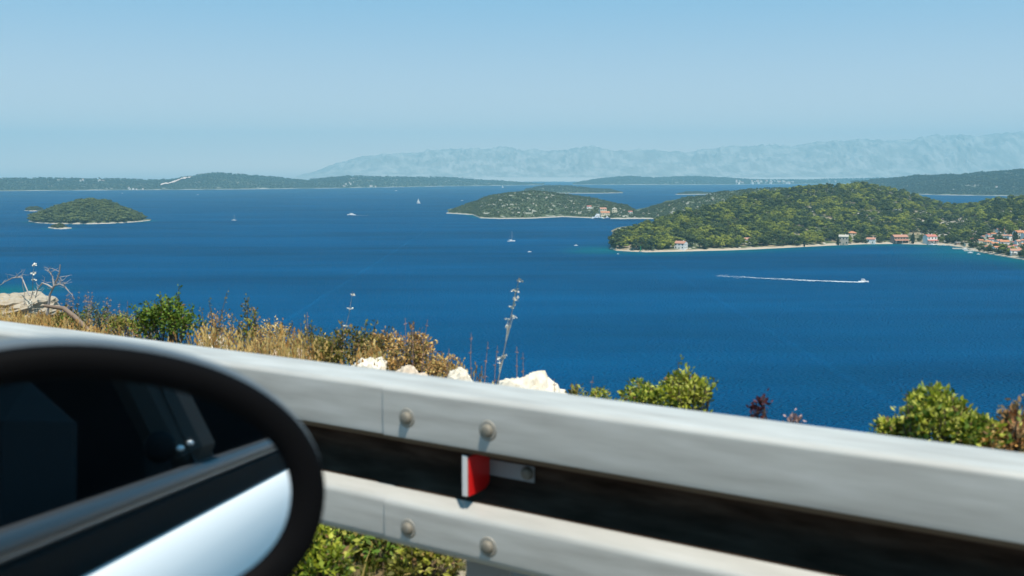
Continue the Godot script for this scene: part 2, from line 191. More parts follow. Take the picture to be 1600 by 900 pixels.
# ================================================================ mesh building
class MB:
	var v := PackedVector3Array()
	var n := PackedVector3Array()
	var c := PackedColorArray()
	var t := PackedVector2Array()
	var i := PackedInt32Array()
	func tri(a: Vector3, b: Vector3, d: Vector3, out: Vector3, col := Color.WHITE, soft := Vector3.ZERO) -> void:
		var g := (b - a).cross(d - a)
		if g.dot(out) > 0.0:
			var k := b
			b = d
			d = k
		else:
			g = -g
		var nn := soft if soft != Vector3.ZERO else -g.normalized() if g.dot(out) < 0.0 else g.normalized()
		var at := v.size()
		v.append(a); v.append(b); v.append(d)
		for k in 3:
			n.append(nn); c.append(col); t.append(Vector2.ZERO)
			i.append(at + k)
	func quad(a: Vector3, b: Vector3, d: Vector3, e: Vector3, out: Vector3, col := Color.WHITE, soft := Vector3.ZERO) -> void:
		tri(a, b, d, out, col, soft)
		tri(a, d, e, out, col, soft)
	# rows of points joined smoothly; the faces look away from inside
	func grid(rows: Array, inside: Vector3, wrap := false, cols := [], uv_scale := Vector2.ZERO) -> void:
		var h := rows.size()
		var w: int = rows[0].size()
		var at := v.size()
		var sum := 0.0
		var ns := PackedVector3Array()
		for y in h:
			var r: PackedVector3Array = rows[y]
			var up: PackedVector3Array = rows[maxi(y - 1, 0)]
			var dn: PackedVector3Array = rows[mini(y + 1, h - 1)]
			for x in w:
				var l := r[(x - 1 + w) % w] if wrap else r[maxi(x - 1, 0)]
				var rr := r[(x + 1) % w] if wrap else r[mini(x + 1, w - 1)]
				var g := (rr - l).cross(dn[x] - up[x])
				if g.length_squared() < 1e-20:
					g = (r[x] - inside)
					ns.append(g.normalized() * 1e-3)
				else:
					g = g.normalized()
					ns.append(g)
					sum += g.dot((r[x] - inside).normalized())
		var sg := 1.0 if sum >= 0.0 else -1.0
		for y in h:
			for x in w:
				var g: Vector3 = ns[y * w + x]
				n.append(g.normalized() if g.length_squared() < 0.5 else g * sg)
				v.append(rows[y][x])
				c.append(cols[y][x] if cols.size() else Color.WHITE)
				t.append(Vector2(x, y) * uv_scale)
		var cw := w if wrap else w - 1
		for y in h - 1:
			for x in cw:
				var a := at + y * w + x
				var b := at + y * w + (x + 1) % w
				var d := a + w
				var e := b + w
				if sg > 0.0:
					i.append_array(PackedInt32Array([a, d, b, b, d, e]))
				else:
					i.append_array(PackedInt32Array([a, b, d, b, e, d]))
	func tube(p: Array, r: Array, sides := 7, col := Color.WHITE) -> void:
		var rows := []
		var cols := []
		for k in p.size():
			var d: Vector3 = (p[mini(k + 1, p.size() - 1)] - p[maxi(k - 1, 0)]).normalized()
			var a := d.cross(Vector3(0.31, 0.17, 0.93)).normalized()
			var b := d.cross(a)
			var row := PackedVector3Array()
			var cr := PackedColorArray()
			for s in sides:
				var an := TAU * s / sides
				row.append(p[k] + (a * cos(an) + b * sin(an)) * r[k])
				cr.append(col)
			rows.append(row)
			cols.append(cr)
		# each tube is smooth on its own: its faces look away from its own axis
		var at := v.size()
		for k in rows.size():
			for s in sides:
				v.append(rows[k][s]); n.append((rows[k][s] - p[k]).normalized() if r[k] > 1e-6 else Vector3.UP); c.append(col); t.append(Vector2(float(s) / sides, k))
		for k in rows.size() - 1:
			for s in sides:
				var a := at + k * sides + s
				var b := at + k * sides + (s + 1) % sides
				var g: Vector3 = (v[b] - v[a]).cross(v[a + sides] - v[a])
				if g.dot(n[a]) > 0.0:
					i.append_array(PackedInt32Array([a, a + sides, b, b, a + sides, b + sides]))
				else:
					i.append_array(PackedInt32Array([a, b, a + sides, b, b + sides, a + sides]))
		for e in [0, rows.size() - 1]:
			if r[e] > 1e-4:
				var o: Vector3 = p[e] - p[1 if e == 0 else e - 1]
				for s in range(1, sides - 1):
					tri(rows[e][0], rows[e][s], rows[e][s + 1], o, col)
	func ball(at: Vector3, r: Vector3, sides := 8, rings := 6, col := Color.WHITE) -> void:
		var rows := []
		var cols := []
		for y in rings + 1:
			var la := PI * y / rings
			var row := PackedVector3Array()
			var cr := PackedColorArray()
			for x in sides:
				var lo := TAU * x / sides
				row.append(at + Vector3(sin(la) * cos(lo), cos(la), sin(la) * sin(lo)) * r)
				cr.append(col)
			rows.append(row)
			cols.append(cr)
		grid(rows, at, true, cols)
	# a box with chamfered edges
	func box(at: Vector3, size: Vector3, b := 0.0, basis := Basis.IDENTITY, col := Color.WHITE) -> void:
		var h := size * 0.5
		b = minf(b, minf(h.x, minf(h.y, h.z)) * 0.9)
		for ax in 3:
			for sg in [-1.0, 1.0]:
				var u := (ax + 1) % 3
				var w := (ax + 2) % 3
				var q := []
				for k in [[-1, -1], [1, -1], [1, 1], [-1, 1]]:
					var p := Vector3.ZERO
					p[ax] = sg * h[ax]
					p[u] = k[0] * (h[u] - b)
					p[w] = k[1] * (h[w] - b)
					q.append(at + basis * p)
				var o := Vector3.ZERO
				o[ax] = sg
				quad(q[0], q[1], q[2], q[3], basis * o, col)
		if b <= 0.0:
			return
		for ax in 3:
			var u := (ax + 1) % 3
			var w := (ax + 2) % 3
			for k in [[-1, -1], [1, -1], [1, 1], [-1, 1]]:
				var q := []
				for e in [[-1, 0], [1, 0], [1, 1], [-1, 1]]:
					var p := Vector3.ZERO
					p[ax] = e[0] * (h[ax] - b)
					p[u] = k[0] * (h[u] - (b if e[1] == 0 else 0.0))
					p[w] = k[1] * (h[w] - (0.0 if e[1] == 0 else b))
					q.append(at + basis * p)
				var o := Vector3.ZERO
				o[u] = k[0]
				o[w] = k[1]
				quad(q[0], q[1], q[2], q[3], basis * o, col)
		for x in [-1, 1]:
			for y in [-1, 1]:
				for z in [-1, 1]:
					var k := Vector3(x, y, z)
					tri(at + basis * (k * (h - Vector3(0, b, b))), at + basis * (k * (h - Vector3(b, 0, b))), at + basis * (k * (h - Vector3(b, b, 0))), basis * k, col)
	func mesh(m: Material) -> ArrayMesh:
		var a := []
		a.resize(Mesh.ARRAY_MAX)
		a[Mesh.ARRAY_VERTEX] = v
		a[Mesh.ARRAY_NORMAL] = n
		a[Mesh.ARRAY_COLOR] = c
		a[Mesh.ARRAY_TEX_UV] = t
		a[Mesh.ARRAY_INDEX] = i
		var o := ArrayMesh.new()
		o.add_surface_from_arrays(Mesh.PRIMITIVE_TRIANGLES, a)
		o.surface_set_material(0, m)
		return o

func numbered(called: String) -> String:
	used[called] = used.get(called, -1) + 1
	return called if used[called] == 0 else "%s_%03d" % [called, used[called]]

func tag(o: Node, label: String, category := "", group := "", kind := "") -> void:
	if label: o.set_meta("label", label)
	if category: o.set_meta("category", category)
	if group: o.set_meta("group", group)
	if kind: o.set_meta("kind", kind)

func thing(called: String, label: String, category: String, place: Transform3D, group := "") -> Node3D:
	var o := Node3D.new()
	o.name = numbered(called)
	o.transform = place
	tag(o, label, category, group)
	add_child(o)
	return o

func part(called: String, mesh: Mesh, parent: Node, place := Transform3D.IDENTITY) -> MeshInstance3D:
	var o := MeshInstance3D.new()
	o.name = called
	o.mesh = mesh
	o.transform = place
	parent.add_child(o, true)
	return o

func setting(called: String, label: String, mesh: Mesh, kind := "structure", place := Transform3D.IDENTITY) -> MeshInstance3D:
	var o := MeshInstance3D.new()
	o.name = numbered(called)
	o.mesh = mesh
	o.transform = place
	tag(o, label, "", "", kind)
	add_child(o)
	return o

func paint(c: Color, rough := 0.8, metal := 0.0, spec := 0.5) -> StandardMaterial3D:
	var m := StandardMaterial3D.new()
	m.albedo_color = c.linear_to_srgb()
	m.roughness = rough
	m.metallic = metal
	m.metallic_specular = spec
	return m

func tinted(c: Color, rough := 0.9, spec := 0.3, back := 0.0) -> StandardMaterial3D:
	var m := paint(c, rough, 0.0, spec)
	m.vertex_color_use_as_albedo = true
	if back > 0.0:
		m.backlight_enabled = true
		m.backlight = Color(back, back, back)
	return m

func noise_texture(freq: float, size: int, seed_: int, ramp: Array, normal := false, bump := 4.0, octaves := 4) -> NoiseTexture2D:
	var f := FastNoiseLite.new()
	f.seed = seed_
	f.frequency = freq
	f.fractal_octaves = octaves
	f.noise_type = FastNoiseLite.TYPE_SIMPLEX_SMOOTH
	var t := NoiseTexture2D.new()
	t.width = size
	t.height = size
	t.seamless = true
	t.seamless_blend_skirt = 0.2
	t.noise = f
	t.as_normal_map = normal
	t.bump_strength = bump
	if ramp.size():
		var g := Gradient.new()
		g.offsets = PackedFloat32Array(ramp.map(func(k): return k[0]))
		g.colors = PackedColorArray(ramp.map(func(k): return k[1]))
		t.color_ramp = g
	return t

# ================================================================ land
func smooth(a: float, b: float, x: float) -> float:
	var t := clampf((x - a) / (b - a), 0.0, 1.0)
	return t * t * (3.0 - 2.0 * t)

# v runs from the front shore (0) over the ridge (1) to the back shore (2)
func land_at(stations: Array, u: float, v: float, rough: float) -> Vector3:
	var k := clampi(int(u), 0, stations.size() - 2)
	var f := u - k
	var a: Array = stations[k]
	var b: Array = stations[k + 1]
	var s := []
	for q in 7:
		s.append(lerpf(a[q], b[q], f))
	var p := Vector3.ZERO
	if v <= 1.0:
		p = Vector3(lerpf(s[0], s[2], v), s[3] * pow(sin(maxf(v, 0.0) * PI / 2), 0.95) + 0.5, lerpf(s[1], s[4], v))
	else:
		p = Vector3(lerpf(s[2], s[5], v - 1.0), s[3] * cos((v - 1.0) * PI / 2) + 0.5 - 3.0 * (v - 1.0), lerpf(s[4], s[6], v - 1.0))
	if v < 0.0:
		p = Vector3(s[0], -2.5, s[1]) - Vector3(s[0], 0, s[1]).normalized() * 3.0
	elif rough > 0.0:
		p.y += noise.get_noise_2d(p.x * 0.9, p.z * 0.9) * rough * sin(clampf(v, 0.0, 2.0) * PI / 2)
	return p

func land(called: String, label: String, stations: Array, nu: int, nv: int, rough: float, shade: Callable, mat: Material, back := 2.0) -> MeshInstance3D:
	var rows := []
	var cols := []
	for j in nv + 2:
		var row := PackedVector3Array()
		var cr := PackedColorArray()
		var v := -0.1 if j == 0 else pow(float(j - 1) / nv, 1.5) * back
		for i in nu + 1:
			var u := float(i) / nu * (stations.size() - 1)
			var p := land_at(stations, u, v, rough)
			row.append(p)
			cr.append(shade.call(p, u, v))
		rows.append(row)
		cols.append(cr)
	var b := MB.new()
	b.grid(rows, Vector3(stations[0][2], -1e6, stations[0][4]), false, cols)
	return setting(called, label, b.mesh(mat))

# crowns: leaf tufts spread through several lumps, soft normals so that clumps shade one another
func crown_mesh(rng: RandomNumberGenerator, lumps: int, tufts: int, size: float, flat: float, mat: Material) -> ArrayMesh:
	var b := MB.new()
	for l in lumps:
		var an := rng.randf() * TAU
		var rad := sqrt(rng.randf()) * 0.36
		var at := Vector3(cos(an) * rad, rng.randf_range(0.32, 0.82) - rad * 0.35, sin(an) * rad)
		var r := rng.randf_range(0.16, 0.27)
		var tone := rng.randf_range(0.75, 1.25)
		for k in tufts:
			var d := Vector3(rng.randfn(), rng.randfn() * 0.8 + 0.25, rng.randfn()).normalized()
			var p := at + d * r * Vector3(1, flat, 1) * rng.randf_range(0.65, 1.1)
			var x := d.cross(Vector3(rng.randfn(), rng.randfn(), rng.randfn())).normalized()
			var y := d.cross(x)
			var e := size * rng.randf_range(0.6, 1.3)
			var g := tone * rng.randf_range(0.7, 1.3)
			var o := (d + Vector3(rng.randfn(), rng.randfn(), rng.randfn()) * 0.35).normalized()
			var xx := x - o * x.dot(o)
			var yy := o.cross(xx)
			b.quad(p - xx * e, p - yy * e * 0.8, p + xx * e, p + yy * e * 0.8, o, Color(g, g, g * 0.92))
	return b.mesh(mat)

func trunk_mesh(rng: RandomNumberGenerator, mat: Material) -> ArrayMesh:
	var b := MB.new()
	var top := Vector3(rng.randf_range(-0.06, 0.06), 0.62, rng.randf_range(-0.06, 0.06))
	b.tube([Vector3(0, -0.15, 0), Vector3(top.x * 0.3, 0.3, top.z * 0.4), top], [0.032, 0.024, 0.014], 6)
	for k in 4:
		var an := rng.randf() * TAU
		var s := Vector3(0, 0.28, 0).lerp(top, rng.randf_range(0.3, 0.95))
		b.tube([s, s + Vector3(cos(an) * 0.24, rng.randf_range(0.06, 0.2), sin(an) * 0.24)], [0.014, 0.005], 5)
	return b.mesh(mat)

func cover(called: String, label: String, meshes: Array, places: Array, tints: Array) -> Node3D:
	var o := Node3D.new()
	o.name = numbered(called)
	tag(o, label, "", "", "stuff")
	add_child(o)
	for m in meshes.size():
		var mine := range(m, places.size(), meshes.size())
		if mine.is_empty():
			continue
		var mm := MultiMesh.new()
		mm.transform_format = MultiMesh.TRANSFORM_3D
		mm.use_colors = true
		mm.mesh = meshes[m]
		mm.instance_count = mine.size()
		for k in mine.size():
			mm.set_instance_transform(k, places[mine[k]])
			mm.set_instance_color(k, tints[mine[k]])
		var i := MultiMeshInstance3D.new()
		i.name = "clump"
		i.multimesh = mm
		i.set_meta("kind", "stuff")
		o.add_child(i, true)
	return o

func placed(p: Vector3, w: float, h: float, rng: RandomNumberGenerator) -> Transform3D:
	return Transform3D(Basis(Vector3.UP, rng.randf() * TAU).scaled_local(Vector3(w, h, w * rng.randf_range(0.85, 1.15))), p)

func clear_of_houses(p: Vector3, margin: float) -> bool:
	for h in HOUSES:
		var dx: float = p.x - h[0]
		var dz: float = p.z - h[2]
		if absf(dx) < h[3] * 0.5 + margin and dz > -h[4] * 0.5 - margin and dz < h[4] * 0.5 + margin * 1.6:
			return false
	return true

# ================================================================ start
func _ready() -> void:
	sky_and_camera()
	noise.seed = 11
	noise.frequency = 0.012
	noise.fractal_octaves = 4
	fine.seed = 5
	fine.frequency = 0.06
	fine.fractal_octaves = 3
	materials()
	sea()
	lands()
	woods()
	roadside()
	guardrail()
	car()
	for h in HOUSES: house(h)
	far_houses()
	village_details()
	for b in BOATS: boat(b)
	wakes()
	verge_plants()

func sky_and_camera() -> void:
	var cam := Camera3D.new()
	cam.name = "camera"
	add_child(cam)
	cam.position = EYE
	cam.rotation_degrees = Vector3(-6.36, 0, 0)
	var lens := CameraAttributesPhysical.new()
	lens.frustum_focal_length = 41.87
	lens.frustum_focus_distance = 400.0
	lens.frustum_near = 0.05
	lens.frustum_far = 90000.0
	lens.exposure_aperture = 7.6
	cam.attributes = lens
	cam.fov = 31.987
	cam.near = 0.05
	cam.far = 90000.0
	cam.current = true
	var sky_m := ProceduralSkyMaterial.new()
	sky_m.sky_top_color = Color(0.075, 0.35, 0.61).linear_to_srgb()
	sky_m.sky_horizon_color = Color(1.12, 0.95, 0.8).linear_to_srgb()
	sky_m.sky_curve = 0.0615
	sky_m.ground_horizon_color = Color(0.5, 0.6, 0.62).linear_to_srgb()
	sky_m.ground_bottom_color = Color(0.05, 0.12, 0.2).linear_to_srgb()
	sky_m.sun_angle_max = 1.0
	var e := Environment.new()
	e.background_mode = Environment.BG_SKY
	e.sky = Sky.new()
	e.sky.sky_material = sky_m
	e.tonemap_mode = Environment.TONE_MAPPER_LINEAR
	e.tonemap_exposure = 1.25
	e.fog_enabled = true
	e.fog_density = 0.0001
	e.fog_light_color = Color(0.67, 0.915, 1.0)
	e.sdfgi_enabled = true
	e.ssao_enabled = true
	e.ssil_enabled = true
	var we := WorldEnvironment.new()
	we.name = "environment"
	we.environment = e
	add_child(we)
	var sun := DirectionalLight3D.new()
	sun.name = "sun"
	sun.light_energy = 1.6
	sun.light_color = Color(1.0, 0.965, 0.905)
	sun.light_angular_distance = 0.53
	sun.shadow_enabled = true
	var el := deg_to_rad(64.0)
	var towards := Vector3(0.35 * cos(el), sin(el), 0.937 * cos(el)).normalized()
	sun.transform = Transform3D(Basis.looking_at(-towards, Vector3.UP), EYE + towards * 100.0)
	add_child(sun)

func materials() -> void:
	M.bark = paint(Color(0.09, 0.065, 0.045))
	M.needles = tinted(Color(1, 1, 1), 0.85, 0.25, 0.25)
	M.soil = tinted(Color(1, 1, 1), 0.95, 0.15)
	M.white_wall = paint(Color(0.74, 0.72, 0.68), 0.85)
	M.cream_wall = paint(Color(0.62, 0.54, 0.4), 0.85)
	M.stone_wall = paint(Color(0.4, 0.36, 0.29), 0.9)
	M.brown_wall = paint(Color(0.3, 0.21, 0.16), 0.85)
	M.pink_wall = paint(Color(0.46, 0.34, 0.26), 0.9)
	M.walls = [M.white_wall, M.cream_wall, M.stone_wall, M.brown_wall, M.pink_wall]
	M.roofs = [paint(Color(0.42, 0.2, 0.13)), paint(Color(0.46, 0.19, 0.09)), paint(Color(0.4, 0.37, 0.33)), paint(Color(0.42, 0.38, 0.31)), paint(Color(0.45, 0.15, 0.11))]
	M.pane = paint(Color(0.025, 0.03, 0.035), 0.15)
	M.shutter = paint(Color(0.12, 0.2, 0.15))
	M.boat_white = paint(Color(0.8, 0.8, 0.8), 0.3)
	M.boat_blue = paint(Color(0.03, 0.1, 0.3), 0.3)
	M.boat_dark = paint(Color(0.03, 0.035, 0.04), 0.2)
	M.sail = paint(Color(0.78, 0.78, 0.76))
	M.mast = paint(Color(0.6, 0.6, 0.6), 0.4)
	M.foam = paint(Color(0.66, 0.71, 0.74), 0.9)
	M.rock = tinted(Color(1, 1, 1), 0.9, 0.3)

# ================================================================ water
func sea() -> void:
	var m := tinted(Color(1, 1, 1), 0.5, 0.05)
	m.normal_enabled = true
	var ripples := noise_texture(0.055, 2048, 21, [], true, 16.0, 5)
	ripples.seamless_blend_skirt = 0.03
	m.normal_texture = ripples
	m.normal_scale = 2.0
	m.uv1_triplanar = true
	m.uv1_world_triplanar = true
	m.uv1_scale = Vector3(0.0041, 0.0041, 0.0059)
	var shores := []
	for s in [HEADLAND, BACK_HILL, HARBOUR_ISLAND]:
		for k in s.size() - 1:
			var a := Vector2(s[k][0], s[k][1])
			var b := Vector2(s[k + 1][0], s[k + 1][1])
			var w := 62.0 if s == HEADLAND else 20.0
			shores.append([a, b, w])
	for s in [WOODED_ISLE, LITTLE_ISLET]:
		for k in s.size() - 1:
			shores.append([Vector2(s[k][0], s[k][1]), Vector2(s[k + 1][0], s[k + 1][1]), 14.0])
	# shoals off the headland tip, in the bay head and below the road
	var shoals := [[Vector2(88, -1002), 55.0, 0.8], [Vector2(492, -945), 160.0, 0.8], [Vector2(455, -1085), 60.0, 0.8], [Vector2(-335, -655), 60.0, 0.8], [Vector2(-395, -640), 80.0, 0.6]]
	var xs := PackedFloat32Array()
	var zs := PackedFloat32Array()
	var x := -1500.0
	for k in 24: xs.append(-10000.0 + 8500.0 * (1.0 - pow(1.0 - k / 24.0, 2.5)))
	while x <= 1100.0:
		xs.append(x)
		x += 10.0 if x > -420.0 and x < 640.0 else 24.0
	for k in 24: xs.append(1100.0 + 8900.0 * pow((k + 1) / 24.0, 2.5))
	var z := 200.0
	while z >= -3200.0:
		zs.append(z)
		z -= 60.0 if z > -200.0 else 9.0 if z > -1150.0 else 26.0
	for k in 40: zs.append(-3200.0 - 11000.0 * pow((k + 1) / 40.0, 2.0))
	var deep := Color(0.0, 0.086, 0.21)
	var shallow := Color(0.003, 0.15, 0.18)
	var rows := []
	var cols := []
	for zz in zs:
		var row := PackedVector3Array()
		var cr := PackedColorArray()
		for xx in xs:
			row.append(Vector3(xx, 0, zz))
			var q := Vector2(xx, zz)
			var k := 0.0
			if zz > -2000.0 and zz < -500.0 and absf(xx) < 1100.0:
				for s in shores:
					if absf(s[0].x - xx) > 260.0 or absf(s[0].y - zz) > 200.0:
						continue
					var d: float = q.distance_to(Geometry2D.get_closest_point_to_segment(q, s[0], s[1]))
					k = maxf(k, 0.75 * (1.0 - smooth(0.0, s[2], d)))
				for s in shoals:
					k = maxf(k, s[2] * (1.0 - smooth(0.0, 1.0, q.distance_to(s[0]) / s[1])))
			k *= 1.0 + 0.5 * fine.get_noise_2d(xx * 0.25, zz * 0.25)
			# wind lanes: sheen of smoother and rougher water painted as lighter and darker bands
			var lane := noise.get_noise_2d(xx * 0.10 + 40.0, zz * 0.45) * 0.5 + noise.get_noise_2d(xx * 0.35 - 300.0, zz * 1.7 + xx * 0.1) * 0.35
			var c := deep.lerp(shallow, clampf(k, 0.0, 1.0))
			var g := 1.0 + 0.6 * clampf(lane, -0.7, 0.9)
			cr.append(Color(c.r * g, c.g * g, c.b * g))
		rows.append(row)
		cols.append(cr)
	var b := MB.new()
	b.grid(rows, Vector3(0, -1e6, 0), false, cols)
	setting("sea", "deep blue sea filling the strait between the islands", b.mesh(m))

func lands() -> void:
	var scrub := Color(0.07, 0.085, 0.042)
	var earth := Color(0.26, 0.21, 0.14)
	var beach := Color(0.42, 0.35, 0.27)
	var pale := Color(0.52, 0.48, 0.42)
	var near := func(p: Vector3, u: float, v: float) -> Color:
		var q := fine.get_noise_2d(p.x * 0.7, p.z * 0.7)
		var c := scrub.lerp(earth, smooth(0.05, 0.4, q + (0.3 if u > 12.6 and v < 0.55 else 0.0)))
		c = c.lerp(pale, smooth(0.35, 0.5, fine.get_noise_2d(p.x * 1.9 + 50.0, p.z * 1.9)))
		return beach.lerp(c, smooth(1.0, 2.0, p.y + q * 1.2)) if v < 0.6 else c
	var hill := func(p: Vector3, _u: float, v: float) -> Color:
		var q := fine.get_noise_2d(p.x * 0.6, p.z * 0.6)
		var c := scrub.lerp(pale, smooth(0.28, 0.55, q) * 0.55)
		return Color(0.4, 0.36, 0.31).lerp(c, smooth(0.8, 2.0, p.y + q)) if v < 0.8 else c
	var far := func(p: Vector3, _u: float, v: float) -> Color:
		var q := noise.get_noise_2d(p.x * 0.5, p.z * 0.5)
		var c := Color(0.04, 0.053, 0.027).lerp(Color(0.075, 0.075, 0.045), smooth(-0.1, 0.5, q))
		c = c.lerp(pale, smooth(0.42, 0.55, fine.get_noise_2d(p.x * 0.12, p.z * 0.12)) * 0.5)
		return Color(0.38, 0.35, 0.3).lerp(c, smooth(0.6, 2.2, p.y + q * 3.0)) if v < 0.8 else c
	var bare := func(p: Vector3, _u: float, _v: float) -> Color: # patches of scrub and of bare limestone
		var q := noise.get_noise_2d(p.x * 0.2, p.z * 0.2) * 0.7 + noise.get_noise_2d(p.x * 0.9, p.z * 0.9 + p.y * 1.5) * 0.6
		var k := smooth(-0.35, 0.5, q - 0.02)
		return Color(0.28, 0.27, 0.235).lerp(Color(0.46, 0.43, 0.39), k)
	land("headland", "wooded headland with a pebble shore and a bay village", HEADLAND, 260, 70, 4.0, near, M.soil)
	land("back_hill", "scrubby hill rising behind the pine headland", BACK_HILL, 120, 40, 5.0, hill, M.soil)
	land("harbour_island", "low scrub covered island with a yacht harbour", HARBOUR_ISLAND, 140, 50, 4.0, hill, M.soil)
	land("outer_island", "flat island lying behind the harbour island", OUTER_ISLAND, 70, 24, 4.0, hill, M.soil)
	land("outer_islet", "little islet past the scrubby hill", OUTER_ISLET, 40, 16, 2.0, hill, M.soil)
	land("wooded_isle", "small round isle covered in trees with a pale rocky rim", WOODED_ISLE, 90, 36, 2.0, hill, M.soil)
	land("little_islet", "tiny bushy islet in front of the wooded isle", LITTLE_ISLET, 40, 16, 0.8, hill, M.soil)
	land("far_islet", "tiny islet behind the wooded isle", FAR_ISLET, 30, 12, 0.8, hill, M.soil)
	land("low_coast", "long low hazy coast with a conical hill", LOW_COAST, 420, 40, 14.0, far, M.soil)
	land("far_coast", "distant low coast carrying a white town", FAR_COAST, 260, 30, 10.0, far, M.soil)
	land("inlet_hill", "long scrub covered hill across the inlet", INLET_HILL, 240, 44, 12.0, far, M.soil)
	mountains(bare)
	# the pale quarry cut on the low coast
	var b := MB.new()
	var rows := []
	for j in 5:
		var row := PackedVector3Array()
		for i in 15:
			var u := lerpf(6.25, 8.4, i / 14.0)
			var v := lerpf(0.22, 0.75, i / 14.0) + lerpf(-0.05, 0.075, j / 4.0) * (1.0 - absf(i / 7.0 - 1.0) * 0.35)
			row.append(land_at(LOW_COAST, u, v, 14.0) + Vector3(0, 11.0, 0))
		rows.append(row)
	b.grid(rows, Vector3(-2000, -1e6, -6000))
	setting("quarry_terrain", "pale bare quarry cut slanting up the low coast", b.mesh(paint(Color(0.62, 0.48, 0.4))))

func mountains(shade: Callable) -> void:
	var nu := 420
	var nv := 60
	var rows := []
	var cols := []
	for j in nv + 1:
		var row := PackedVector3Array()
		var cr := PackedColorArray()
		var v := float(j) / nv * 1.15
		for i in nu + 1:
			var u := float(i) / nu * (MOUNTAINS.size() - 1)
			var p := land_at(MOUNTAINS, u, v, 0.0)
			if v <= 1.0:
				# a low coastal shelf, then the wall of the range cut by gullies
				p.y *= smooth(0.0, 1.0, v) * 0.75 + 0.25 * v
			var h := sin(clampf(v, 0.0, 1.3) / 1.3 * PI)
			p.y += h * (fine.get_noise_2d(p.x * 0.7, p.z * 0.5) * 11.0 + noise.get_noise_2d(p.x * 0.12, p.z * 0.1) * 80.0 + absf(noise.get_noise_2d(p.x * 0.5, p.z * 0.2)) * 90.0 - 28.0 + fine.get_noise_2d(p.x * 0.2, p.z * 0.14) * 20.0) * clampf(p.y / 280.0, 0.05, 1.0)
			row.append(p)
			cr.append(shade.call(p, u, v))
		rows.append(row)
		cols.append(cr)
	var b := MB.new()
	b.grid(rows, Vector3(0, -1e7, -25000), false, cols)
	var plain := MB.new()
	rows = []
	for j in 6:
		var row := PackedVector3Array()
		for i in 181:
			var u := lerpf(9.0, MOUNTAINS.size() - 1.0, i / 180.0)
			var v := j / 5.0 * (0.1 + 0.03 * noise.get_noise_1d(i * 9.0))
			var p := land_at(MOUNTAINS, u, v, 0.0)
			p.y = 2.0 + j * 11.0 + fine.get_noise_2d(p.x * 0.2, p.z * 0.2) * 8.0
			row.append(p)
		rows.append(row)
	plain.grid(rows, Vector3(0, -1e7, -15000))
	setting("karst_terrain", "bare pale karst plain along the foot of the mountains", plain.mesh(paint(Color(0.46, 0.43, 0.39), 0.95)))
	setting("mountains", "hazy bare limestone mountain range on the far mainland", b.mesh(M.soil))

